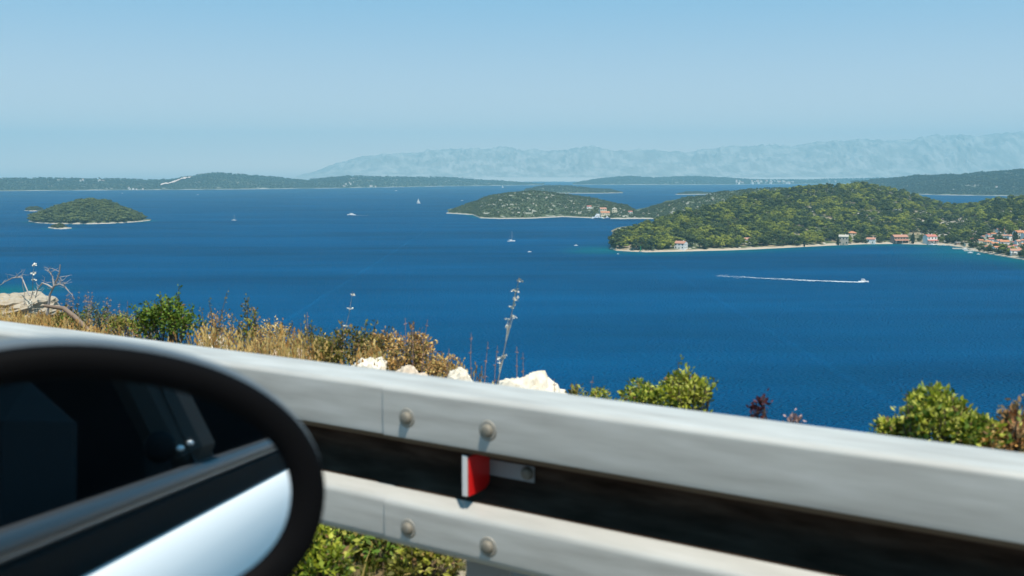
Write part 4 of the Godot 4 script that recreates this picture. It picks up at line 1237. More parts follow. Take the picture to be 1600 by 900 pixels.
# ================================================================ houses
func house(h: Array) -> void:
	var w: float = h[3]
	var d: float = h[4]
	var wh: float = h[5]
	var o := thing("house" if h[6] != "f" else "hut", h[10], "house" if h[6] != "f" else "hut", Transform3D(Basis(Vector3.UP, deg_to_rad(h[7])), Vector3(h[0], h[1], h[2])), "houses of the headland village" if h[2] > -1500.0 else "houses of the island harbour")
	var hw := w / 2
	var hd := d / 2
	var rise := 0.0 if h[6] == "f" else d * 0.24
	var b := MB.new()
	b.box(Vector3(0, wh / 2 - 0.9, 0), Vector3(w, wh + 1.8, d), 0.0)
	if h[6] == "g":
		for sx in [-1.0, 1.0]:
			b.tri(Vector3(sx * hw, wh, hd), Vector3(sx * hw, wh, -hd), Vector3(sx * hw, wh + rise, 0), Vector3(sx, 0, 0))
	part("wall", b.mesh(M.walls[h[8]]), o)
	var rf := MB.new()
	var e := 0.4
	if h[6] == "g":
		for sz in [-1.0, 1.0]:
			var ang := atan2(rise, hd)
			var len := hd / cos(ang) + e
			var mid := Vector3(0, wh + rise + 0.1 - sin(ang) * len / 2, sz * cos(ang) * len / 2)
			rf.box(mid, Vector3(w + e, 0.2, len), 0.03, Basis(Vector3(1, 0, 0), sz * ang))
	elif h[6] == "h":
		var r := maxf(0.0, hw - hd) 
		var ew := hw + e
		var ed := hd + e
		var top := wh + rise + 0.3
		var l := Vector3(-r, top, 0)
		var rr := Vector3(r, top, 0)
		var p := [Vector3(-ew, wh, ed), Vector3(ew, wh, ed), Vector3(ew, wh, -ed), Vector3(-ew, wh, -ed)]
		rf.quad(p[0], p[1], rr, l, Vector3(0, 1, 1))
		rf.quad(p[2], p[3], l, rr, Vector3(0, 1, -1))
		rf.tri(p[1], p[2], rr, Vector3(1, 1, 0))
		rf.tri(p[3], p[0], l, Vector3(-1, 1, 0))
		rf.box(Vector3(0, wh - 0.08, 0), Vector3(ew * 2, 0.16, ed * 2), 0.0)
	else:
		rf.box(Vector3(0, wh + 0.1, 0), Vector3(w + 0.4, 0.2, d + 0.4), 0.02)
	var rp := part("roof", rf.mesh(M.roofs[h[9]]), o)
	if h[6] == "g" and w > 9.0:
		var ch := MB.new()
		ch.box(Vector3(hw * 0.4, wh + rise * 0.9 + 0.5, -hd * 0.25), Vector3(0.7, 1.4, 0.7), 0.05)
		part("chimney", ch.mesh(M.white_wall), rp)
	# windows and a door on the two faces that look to the water, and on the gable
	var floors := 2 if wh > 5.0 else 1
	var fh := wh / floors
	for f in floors:
		var nx := clampi(int(w / 3.2), 1, 5)
		for k in nx:
			var x := lerpf(-hw, hw, (k + 0.5) / nx)
			if f == 0 and k == nx / 2:
				var dr := MB.new()
				dr.box(Vector3(x, 0.95, hd + 0.03), Vector3(1.0, 1.9, 0.1), 0.02)
				part("door", dr.mesh(M.shutter), o)
				continue
			window(o, Vector3(x, f * fh + fh * 0.56, hd), Basis.IDENTITY, fh)
		if h[6] != "f":
			for k in clampi(int(d / 4.0), 1, 3):
				window(o, Vector3(hw, f * fh + fh * 0.56, lerpf(-hd, hd, (k + 0.5) / clampi(int(d / 4.0), 1, 3))), Basis(Vector3.UP, PI / 2), fh)
	if h[10].contains("canopy") or h[10].contains("awning"):
		var c := MB.new()
		c.box(Vector3(0, wh * 0.48, hd + 1.4), Vector3(w * 1.02, 0.18, 3.0), 0.03, Basis(Vector3(1, 0, 0), 0.3))
		part("canopy", c.mesh(M.roofs[h[9]]), o)
		for sx in [-0.46, 0.0, 0.46]:
			var p := MB.new()
			p.box(Vector3(w * sx, wh * 0.2 - 0.3, hd + 2.6), Vector3(0.25, wh * 0.4 + 0.6, 0.25), 0.02)
			part("porch_post", p.mesh(M.white_wall), o)
	if h[10].contains("arched porch"):
		var c := MB.new()
		c.box(Vector3(-w * 0.2, wh * 0.5, hd + 1.0), Vector3(w * 0.55, 0.2, 2.0), 0.03)
		for sx in [-0.42, -0.2, 0.02]: c.box(Vector3(w * sx, wh * 0.22, hd + 1.8), Vector3(0.4, wh * 0.5, 0.4), 0.05)
		part("porch", c.mesh(M.white_wall), o)

var window_meshes := {}
func window(o: Node, p: Vector3, turn: Basis, fh: float) -> void:
	if window_meshes.is_empty():
		var f := MB.new()
		for q in [[Vector3(-0.55, 0, 0), Vector3(0.1, 1.4, 0.12)], [Vector3(0.55, 0, 0), Vector3(0.1, 1.4, 0.12)], [Vector3(0, 0.65, 0), Vector3(1.0, 0.1, 0.12)], [Vector3(0, -0.65, 0), Vector3(1.0, 0.1, 0.16)]]:
			f.box(q[0] + Vector3(0, 0, 0.03), q[1], 0.01)
		var g := MB.new()
		g.box(Vector3(0, 0, 0.02), Vector3(1.0, 1.2, 0.05), 0.0)
		window_meshes = {"frame": f.mesh(M.shutter), "pane": g.mesh(M.pane)}
	var k := clampf(fh / 2.9, 0.7, 1.15)
	var wnd := part("window", window_meshes.frame, o, Transform3D(turn.scaled_local(Vector3(k, k, 1)), p))
	part("pane", window_meshes.pane, wnd)

func far_houses() -> void:
	var wall := MB.new()
	wall.box(Vector3(0, 0.1, 0), Vector3(1, 0.8, 0.7), 0.0)
	for sx in [-0.5, 0.5]: wall.tri(Vector3(sx, 0.5, 0.35), Vector3(sx, 0.5, -0.35), Vector3(sx, 0.68, 0), Vector3(sx, 0, 0))
	var roof := MB.new()
	for sz in [-1.0, 1.0]: roof.box(Vector3(0, 0.6, sz * 0.19), Vector3(1.06, 0.03, 0.44), 0.0, Basis(Vector3(1, 0, 0), sz * 0.47))
	var wm := wall.mesh(M.white_wall)
	var rms := [roof.mesh(M.roofs[0]), roof.mesh(M.roofs[3])]
	var said := {"C1": "tiny white house on the long low coast", "C2": "tiny white house of the distant coast town", "C3": "tiny white house on the long hill across the inlet"}
	var k := 0
	for h in FAR_HOUSES:
		k += 1
		var o := thing("distant_house", said[h[5]], "house", Transform3D(Basis(Vector3.UP, deg_to_rad(h[4])).scaled(Vector3.ONE * h[3]), Vector3(h[0], h[1] + h[3] * 0.3, h[2])), "houses: " + said[h[5]])
		part("wall", wm, o)
		part("roof", rms[k % 2], o)

func village_details() -> void:
	var rng := RandomNumberGenerator.new()
	rng.seed = 8
	# green light tower on the headland tip
	var o := thing("light_tower", "small green light tower on a pale plinth at the headland tip", "lighthouse", Transform3D(Basis.IDENTITY, Vector3(127.8, 0.5, -996.5)))
	var b := MB.new()
	b.tube([Vector3(0, -1.5, 0), Vector3(0, 0.6, 0)], [1.5, 1.4], 12)
	part("plinth", b.mesh(M.stone_wall), o)
	b = MB.new()
	b.tube([Vector3(0, 0.6, 0), Vector3(0, 4.2, 0)], [0.55, 0.4], 12)
	b.tube([Vector3(0, 4.2, 0), Vector3(0, 4.4, 0)], [0.8, 0.8], 12)
	part("tower", b.mesh(paint(Color(0.02, 0.24, 0.1), 0.5)), o)
	b = MB.new()
	b.tube([Vector3(0, 4.4, 0), Vector3(0, 5.2, 0), Vector3(0, 5.6, 0)], [0.35, 0.35, 0.05], 12)
	part("lantern", b.mesh(paint(Color(0.02, 0.2, 0.09), 0.4)), o)
	# stone piers of the village harbour
	for q in [[456.2, -1039.2, 471.5, -1031.9, 3.0, "pale stone pier with moored boats in front of the village"], [454.6, -1008.8, 463.3, -1005.4, 2.6, "short pale stone jetty below the village quay"]]:
		var a := Vector3(q[0], 0, q[1])
		var c := Vector3(q[2], 0, q[3])
		var pr := thing("stone_pier", q[5], "pier", Transform3D(Basis(Vector3.UP, atan2(-(c.z - a.z), c.x - a.x)), (a + c) / 2))
		var pm := MB.new()
		pm.box(Vector3(0, -0.4, 0), Vector3(a.distance_to(c), 2.6, q[4]), 0.1)
		part("deck", pm.mesh(paint(Color(0.55, 0.51, 0.44), 0.9)), pr)
		for k in 3:
			var bo := MB.new()
			bo.tube([Vector3(0, 0.9, 0), Vector3(0, 1.4, 0)], [0.18, 0.22], 8)
			part("bollard", bo.mesh(M.boat_dark), pr, Transform3D(Basis.IDENTITY, Vector3((k - 1) * a.distance_to(c) * 0.35, 0, q[4] * 0.35)))
	# dry stone terrace walls on the open slope
	for q in [[552.2, 13.4, -1253.9, 559.4, 15.3, -1233.5], [541.1, 11.6, -1213.3, 540.1, 13.9, -1169.5], [553.9, 16.5, -1192.6, 559.6, 20.0, -1168.7], [575.7, 17.7, -1265.6, 575.0, 20.2, -1229.5], [535.8, 15.4, -1128.9, 538.2, 17.0, -1109.3], [499.2, 11.8, -1225.6, 515.8, 11.0, -1223.5], [496.7, 8.5, -1189.7, 517.4, 8.7, -1197.4], [473.1, 14.7, -1228.6, 497.3, 15.3, -1250.3], [208.1, 13.2, -1088.8, 219.7, 13.7, -1097.3], [210.2, 9.2, -1065.4, 223.9, 9.5, -1072.9]]:
		var a := Vector3(q[0], q[1], q[2])
		var c := Vector3(q[3], q[4], q[5])
		var tw := thing("terrace_wall", "low pale dry stone wall on the open slope above the village", "wall", Transform3D(Basis.IDENTITY, a), "dry stone terrace walls")
		var wm := MB.new()
		for k in 14:
			var p := (c - a) * (k + 0.5) / 14.0
			wm.box(p + Vector3(0, 0.4 + rng.randf_range(-0.1, 0.15), rng.randfn() * 0.15), Vector3(a.distance_to(c) / 14.0 * 1.1, 1.6, 0.9), 0.2, Basis(Vector3.UP, atan2(-(c.z - a.z), c.x - a.x) + rng.randfn() * 0.08))
		part("stones", wm.mesh(M.stone_wall), tw)
	# dark trees between the lowest houses and the water
	var ob := crown_mesh(rng, 8, 46, 0.075, 0.75, tinted(Color(0.05, 0.07, 0.032), 0.85, 0.25, 0.25))
	var ot := trunk_mesh(rng, M.bark)
	for q in [[462.9, 0.5, -992.7, 5.3], [463.8, 1.0, -985.6, 4.2], [461.6, 0.7, -971.8, 6.5], [464.7, 1.5, -969.4, 6.0], [462.7, 1.0, -957.6, 6.4], [464.6, 1.5, -954.0, 4.3], [463.9, 1.4, -944.9, 4.7], [462.5, 1.1, -934.5, 4.1], [464.7, 1.8, -913.0, 5.9], [464.6, 1.9, -904.5, 4.7], [467.3, 1.6, -996.5, 4.3], [469.2, 2.5, -982.8, 5.1], [469.2, 2.7, -953.1, 6.3], [382.2, 1.3, -1111.1, 6.0], [389.2, 1.3, -1114.6, 4.6], [392.2, 0.8, -1112.8, 4.4], [409.0, 1.0, -1116.6, 6.3]]:
		var t := thing("waterside_oak", "dark rounded oak between the lowest village houses and the beach", "tree", Transform3D(Basis(Vector3.UP, rng.randf() * TAU).scaled_local(Vector3(q[3] * 1.2, q[3], q[3] * 1.2)), Vector3(q[0], q[1], q[2])), "oaks along the village beach")
		part("trunk", ot, t)
		part("crown", ob, t)
	# cypresses between the houses
	var leaf := tinted(Color(0.024, 0.04, 0.022), 0.9, 0.2)
	var cy := MB.new()
	for k in 420:
		var y := rng.randf()
		var r := 0.13 * pow(sin(PI * clampf(y * 0.85 + 0.12, 0, 1)), 0.7) * rng.randf_range(0.75, 1.1)
		var an := rng.randf() * TAU
		var d := Vector3(cos(an), 0.35, sin(an)).normalized()
		var x := d.cross(Vector3.UP).normalized()
		var yy := d.cross(x)
		var p := Vector3(cos(an) * r, y, sin(an) * r)
		var g := rng.randf_range(0.7, 1.3)
		cy.quad(p - x * 0.03, p - yy * 0.05, p + x * 0.03, p + yy * 0.05, d, Color(g, g, g))
	var cm := cy.mesh(leaf)
	var tb := MB.new()
	tb.tube([Vector3(0, -0.1, 0), Vector3(0, 0.4, 0)], [0.03, 0.02], 6)
	var tm := tb.mesh(M.bark)
	for q in [[443.6, 0.7, -1110.9, 11.4, "dark cypress beside the house with red awning"], [500.0, 10.1, -999.9, 10.0, "dark cypress behind the narrow tower house"], [502.0, 10.7, -999.7, 9.3, "dark cypress next to the large orange roofed house"], [355.5, 0.5, -1094.2, 8.8, "dark cypress touching the tall stone house"], [311.4, 0.5, -1068.9, 6.4, "single dark cypress on the open pebble shore"], [288.6, 4.4, -1076.0, 7.8, "dark cypress beside the white gabled cottage"]]:
		var t := thing("cypress", q[4], "tree", Transform3D(Basis.IDENTITY.scaled(Vector3(q[3] * 1.3, q[3], q[3] * 1.3)), Vector3(q[0], q[1], q[2])))
		part("trunk", tm, t)
		part("crown", cm, t)

# ================================================================ boats
func hull(b: MB, l: float, beam: float, high: float) -> void:
	var rows := []
	for k in 11:
		var f := k / 10.0
		var x := lerpf(-l / 2, l / 2, f)
		var wd := beam / 2 * (1.0 - pow(maxf(0.0, f - 0.35) / 0.65, 2.2)) * (0.88 + 0.12 * minf(1.0, f * 3.0))
		var hh := high * (0.85 + 0.45 * f * f)
		rows.append(PackedVector3Array([Vector3(x, hh, -wd), Vector3(x, hh * 0.4, -wd * 0.92), Vector3(x, -0.2 * high, -wd * 0.5), Vector3(x, -0.2 * high, wd * 0.5), Vector3(x, hh * 0.4, wd * 0.92), Vector3(x, hh, wd), Vector3(x, hh * 0.98, wd * 0.6), Vector3(x, hh * 0.98, -wd * 0.6)]))
	b.grid(rows, Vector3(0, high * 0.4, 0), true)
	var r: PackedVector3Array = rows[0]
	for k in range(1, 7): b.tri(r[0], r[k], r[k + 1], Vector3(-1, 0, 0))

var boat_count := 0
func boat(q: Array) -> void:
	boat_count += 1
	var rng := RandomNumberGenerator.new()
	rng.seed = 500 + boat_count
	var turn := rng.randf_range(-0.5, 0.5) + (PI if boat_count % 2 == 0 else 0.0)
	if q[0] == "speed": turn = -0.16
	if q[1] == -308.0: turn = PI
	var kind: String = q[0]
	var o := thing({"sail": "sailing_yacht", "sailup": "sailing_yacht", "motor": "motor_boat", "speed": "speedboat", "yacht": "motor_yacht"}[kind], q[4], "boat", Transform3D(Basis(Vector3.UP, turn), Vector3(q[1], 0.05, q[2])))
	var size: float = q[3]
	var l := size * 0.8 if kind.begins_with("sail") else size
	var b := MB.new()
	var high := l * (0.11 if kind != "yacht" else 0.13)
	hull(b, l, l * (0.27 if kind != "yacht" else 0.24), high)
	part("hull", b.mesh(M.boat_white if not q[4].contains("blue and white") else M.boat_blue), o)
	if kind == "yacht":
		b = MB.new()
		b.box(Vector3(0, high * 0.62, 0), Vector3(l * 0.62, high * 0.3, l * 0.245), 0.02)
		part("stripe", b.mesh(M.boat_blue), o)
	b = MB.new()
	var cl := l * (0.34 if kind.begins_with("sail") else 0.42)
	var chh := l * (0.05 if kind.begins_with("sail") else 0.13)
	b.box(Vector3(-l * 0.02, high + chh * 0.5, 0), Vector3(cl, chh, l * 0.17), chh * 0.25)
	part("cabin", b.mesh(M.boat_white), o)
	b = MB.new()
	b.box(Vector3(-l * 0.02, high + chh * 0.62, 0), Vector3(cl * 0.92, chh * 0.34, l * 0.174), 0.01)
	part("cabin_window", b.mesh(M.boat_dark), o)
	if kind == "yacht":
		b = MB.new()
		b.box(Vector3(-l * 0.05, high + chh * 1.45, 0), Vector3(cl * 0.7, chh * 0.8, l * 0.15), chh * 0.2)
		part("upper_deck", b.mesh(M.boat_white), o)
	if kind == "motor" and boat_count % 3 == 0 or kind == "speed":
		b = MB.new()
		b.box(Vector3(-l * 0.05, high + chh * 1.7, 0), Vector3(cl * 0.6, 0.08, l * 0.17), 0.02)
		for sx in [-0.3, 0.2]:
			for sz in [-1, 1]: b.tube([Vector3(l * sx * 0.6, high + chh * 0.8, sz * l * 0.08), Vector3(l * sx * 0.6, high + chh * 1.7, sz * l * 0.08)], [0.04, 0.04], 5)
		part("sun_roof", b.mesh(M.boat_blue if q[4].contains("canopied") else M.boat_white), o)
	if kind.begins_with("sail"):
		b = MB.new()
		b.tube([Vector3(l * 0.08, high * 0.6, 0), Vector3(l * 0.08, size, 0)], [0.14, 0.09], 6)
		part("mast", b.mesh(M.mast), o)
		b = MB.new()
		b.tube([Vector3(l * 0.08, high + size * 0.1, 0), Vector3(-l * 0.34, high + size * 0.1, 0)], [0.16, 0.14], 6)
		part("boom", b.mesh(M.sail), o)
		b = MB.new()
		for sx in [0.48, -0.48]: b.tube([Vector3(l * sx, high, 0), Vector3(l * 0.08, size * 0.98, 0)], [0.025, 0.025], 4)
		part("stay", b.mesh(M.mast), o)
		if kind == "sailup":
			for jib in [false, true]:
				var rows := []
				for j in 9:
					var f := j / 8.0
					var row := PackedVector3Array()
					for k in 6:
						var g := k / 5.0
						var x0 := l * 0.08 if not jib else lerpf(l * 0.46, l * 0.09, f)
						var x1 := lerpf(-l * 0.36, l * 0.06, f) if not jib else lerpf(l * 0.0, l * 0.085, f)
						row.append(Vector3(lerpf(x0, x1, g), lerpf(high + size * 0.11, size * (0.97 if not jib else 0.85), f), sin(g * PI) * l * 0.05 * (1.0 - f) + 0.1))
					rows.append(row)
				var s := MB.new()
				s.grid(rows, Vector3(0, size * 0.4, -50))
				part("jib" if jib else "mainsail", s.mesh(M.sail), o)

func wakes() -> void:
	var rng := RandomNumberGenerator.new()
	rng.seed = 61
	var b := MB.new()
	for path in [[[[246.9, -708.5], [241.2, -710.7], [229.2, -715.9], [208.6, -723.9], [184.2, -737.7], [154.8, -755.8]], 1900, 1.9], [[[-302.6, -1926.9], [-296.0, -1923.8], [-289.1, -1926.9], [-276.5, -1933.2]], 400, 1.0]]:
		var pts: Array = path[0]
		var total: int = path[1]
		for k in total:
			var f := pow(rng.randf(), 3.0)
			var u := f * (pts.size() - 1.001)
			var i := int(u)
			var p := Vector3(pts[i][0], 0, pts[i][1]).lerp(Vector3(pts[i + 1][0], 0, pts[i + 1][1]), u - i)
			var spread: float = path[2] * (0.5 + 2.4 * f) * (0.6 + 0.5 * noise.get_noise_1d(f * 900.0))
			p += Vector3(rng.randfn() * 0.6, 0.06 + rng.randf() * 0.05, rng.randfn() * spread)
			var l := rng.randf_range(0.5, 2.4)
			var w := rng.randf_range(0.12, 0.5) * (1.0 - 0.55 * f)
			var h := rng.randf_range(0.03, 0.22) * (1.0 - f)
			b.quad(p + Vector3(-l, 0, 0), p + Vector3(0, h, -w), p + Vector3(l, 0, 0), p + Vector3(0, h, w), Vector3.UP)
	setting("foam_wake", "white foam trails behind the moving boats", b.mesh(M.foam), "stuff")

# ================================================================ plants and stones on the verge
func local(s: float, r: float, sink := 0.0) -> Transform3D:
	return road_frame * Transform3D(Basis.IDENTITY, Vector3(s, ground(s, r) - sink, r))

func twig_leaf(fb: MB, p: Vector3, along: Vector3, leaf: float, c: Color, rng: RandomNumberGenerator) -> void:
	var d := (along + Vector3(rng.randfn(), rng.randfn(), rng.randfn()) * 0.7).normalized()
	var x := d.cross(Vector3(rng.randfn(), rng.randfn(), rng.randfn())).normalized()
	var e := leaf * rng.randf_range(0.5, 1.1)
	fb.quad(p, p + d * e * 0.5 + x * e * 0.25, p + d * e, p + d * e * 0.5 - x * e * 0.25, along + Vector3(0, 0.6, 0), c)

func leafy(q: Array, called: String, label: String, leaf: float, count: int, cols: Array, rng: RandomNumberGenerator, stem_col := Color(0.09, 0.07, 0.05), up := 0.35) -> void:
	var h: float = q[2]
	var w: float = q[3]
	var o := thing(called, label, "shrub", local(q[0], q[1]))
	var sb := MB.new()
	var fb := MB.new()
	var ch: float = minf(q[4], h * 0.95)
	var lumps := []
	for k in 13:
		var d := Vector3(rng.randfn(), absf(rng.randfn()) * 0.9, rng.randfn()).normalized() * rng.randf_range(0.45, 0.85)
		lumps.append([d, rng.randf_range(0.2, 0.36), rng.randf()])
	lumps.append([Vector3(0, -0.2, 0), 0.66, 0.5])
	lumps.append([Vector3(0, -0.2, 0), 0.7, 0.3])
	lumps.append([Vector3(rng.randf_range(-0.2, 0.2), 0.62, 0), 0.34, 0.7])
	var half := Vector3(w * 0.5, ch * 0.5, w * 0.5)
	var mid_y := h - ch * 0.52
	for k in clampi(int(count / 40.0), 8, 70):
		var l: Array = lumps[rng.randi() % lumps.size()]
		var tip: Vector3 = (l[0] + Vector3(rng.randfn(), rng.randfn() * 0.6 + 0.3, rng.randfn()).normalized() * l[1]) * half + Vector3(0, mid_y, 0)
		var root := Vector3(tip.x * 0.1, -0.05, tip.z * 0.1)
		var bend := tip * 0.5 + Vector3(rng.randfn() * 0.02, h * 0.06, rng.randfn() * 0.02)
		if k % 3 != 0:
			tip += (tip - Vector3(0, mid_y - ch * 0.3, 0)) * rng.randf_range(0.12, 0.5) * Vector3(0.8, 0.7, 0.8)
		sb.tube([root, bend, tip], [0.005, 0.003, 0.0012], 5)
		var tc: Color = cols[rng.randi() % cols.size()]
		for j in 14:
			twig_leaf(fb, bend.lerp(tip, 1.0 - 0.55 * rng.randf() * rng.randf()) + Vector3(rng.randfn(), rng.randfn(), rng.randfn()) * 0.006, (tip - bend).normalized(), leaf, tc * rng.randf_range(0.8, 1.25), rng)
	for j in int(count * 0.72):
		var l: Array = lumps[rng.randi() % lumps.size()]
		var o_ := Vector3(rng.randfn(), rng.randfn() * 0.8 + 0.2, rng.randfn()).normalized()
		var p: Vector3 = (l[0] + o_ * l[1] * rng.randf_range(0.6, 1.12)) * half + Vector3(0, mid_y, 0)
		var d := (o_ * 0.7 + Vector3(rng.randfn(), up + rng.randfn() * 0.6, rng.randfn()) * 0.7).normalized()
		var x := d.cross(Vector3(rng.randfn(), rng.randfn(), rng.randfn())).normalized()
		var nn := d.cross(x)
		var e := leaf * rng.randf_range(0.6, 1.25)
		var c: Color = cols[int(clampf(l[2] * 0.5 + rng.randf() * 0.5, 0.0, 0.999) * cols.size())] * rng.randf_range(0.75, 1.25)
		if rng.randf() < 0.07: c = Color(0.26, 0.16, 0.07)
		fb.quad(p, p + d * e * 0.5 + x * e * 0.26 + nn * e * 0.06, p + d * e, p + d * e * 0.5 - x * e * 0.26 + nn * e * 0.06, o_ + Vector3(0, 0.5, 0), c)
	part("stems", sb.mesh(paint(stem_col)), o)
	part("foliage", fb.mesh(M.leaf), o)

func tuft_mesh(h: float, w: float, blades: int, cols: Array, rng: RandomNumberGenerator, thick := 0.0035, seeds := true) -> ArrayMesh:
	var b := MB.new()
	for k in blades:
		var an := rng.randf() * TAU
		var root := Vector3(cos(an), 0, sin(an)) * rng.randf() * w * 0.25
		var lean := Vector3(cos(an + rng.randfn() * 0.6), 0, sin(an + rng.randfn() * 0.6)) * rng.randf_range(0.05, 0.5) * w
		var hh := h * rng.randf_range(0.45, 1.0)
		var x := Vector3(rng.randfn(), 0, rng.randfn()).normalized()
		var c: Color = cols[rng.randi() % cols.size()] * rng.randf_range(0.75, 1.2)
		var p0 := root - Vector3(0, 0.03, 0)
		for j in 3:
			var f0 := j / 3.0
			var f1 := (j + 1) / 3.0
			var a := root + lean * f0 * f0 + Vector3(0, hh * f0, 0)
			var d := root + lean * f1 * f1 + Vector3(0, hh * f1 * (1.0 - 0.1 * f1), 0)
			if j == 0: a = p0
			var t0 := thick * (1.0 - f0 * 0.8)
			var t1 := thick * (1.0 - f1 * 0.8)
			b.quad(a - x * t0, a + x * t0, d + x * t1, d - x * t1, x.cross(Vector3.UP), c)
		if seeds and rng.randf() < 0.5:
			var tip := root + lean + Vector3(0, hh * 0.9, 0)
			for j in 5:
				var s := tip + Vector3(rng.randfn() * 0.006, -j * 0.012, rng.randfn() * 0.006)
				b.quad(s, s + x * 0.005 + Vector3(0, 0.009, 0), s + Vector3(0, 0.02, 0), s - x * 0.005 + Vector3(0, 0.009, 0), x.cross(Vector3.UP), c * 1.1)
	return b.mesh(M.leaf)

func stalk(base: Array, tip: Array, label: String, heads: Array, thick: float, col: Color, rng: RandomNumberGenerator, head_col := Color(0.62, 0.6, 0.52)) -> void:
	# base and tip in the road frame; the stalk bends a little on its way up
	var o := thing("seed_stalk", label, "plant", local(base[0], base[1]), "" if heads.size() > 6 or heads.is_empty() else "stalks: " + label)
	var t := Vector3(tip[0] - base[0], tip[1] - ground(base[0], base[1]), tip[2] - base[1])
	var p := []
	var r := []
	for k in 9:
		var f := k / 8.0
		p.append(Vector3(t.x * (f * 0.7 + 0.3 * f * f), t.y * f - 0.04 * (1.0 - f), t.z * f) + Vector3(rng.randfn(), 0, rng.randfn()) * 0.003)
		r.append(thick * (1.0 - 0.7 * f))
	var b := MB.new()
	b.tube(p, r, 6)
	part("stem", b.mesh(paint(col)), o)
	for h in heads:
		var u: float = h[0] * 7.99
		var c: Vector3 = p[int(u)].lerp(p[int(u) + 1], u - int(u)) + Vector3(h[1], 0, h[1] * 0.3)
		var hb := MB.new()
		for k in 16:
			var d := Vector3(rng.randfn(), rng.randfn() * 0.45 + 0.1, rng.randfn()).normalized()
			var x := d.cross(Vector3(rng.randfn(), rng.randfn(), rng.randfn())).normalized()
			var e: float = h[2] * rng.randf_range(0.7, 1.5)
			var a: Vector3 = c + d * h[2] * rng.randf_range(0.0, 0.4) + Vector3(rng.randfn() * h[2] * 0.5, 0, 0)
			hb.quad(a, a + d * e * 0.5 + x * e * 0.3, a + d * e, a + d * e * 0.5 - x * e * 0.3, d + Vector3(0, 0.5, 0))
		hb.tube([p[int(u)], c], [thick * 0.4, thick * 0.3], 5)
		part("seed_head", hb.mesh(paint(head_col)), o)

func stone(q: Array, label: String, col: Color, seed_: int) -> void:
	var h: float = q[2]
	var w: float = q[3]
	var o := thing("limestone_rock", label, "rock", local(q[0], q[1]), "limestone rocks behind the guardrail")
	var m := paint(col, 0.9)
	m.vertex_color_use_as_albedo = true
	m.albedo_texture = noise_texture(0.02, 256, 90, [[0.0, Color(0.72, 0.66, 0.58)], [0.35, Color(0.95, 0.93, 0.9)], [1.0, Color(1, 1, 1)]])
	m.uv1_triplanar = true
	m.uv1_scale = Vector3(1.2, 1.2, 1.2)
	part("rock", rock_mesh(seed_, 40, 34, 0.42, m, 2.4, clampf(h / w, 1.0, 4.0)), o, Transform3D(Basis.IDENTITY.scaled(Vector3(w * 0.56, h * 0.62, w * 0.5)), Vector3(0, h * 0.42, 0)))

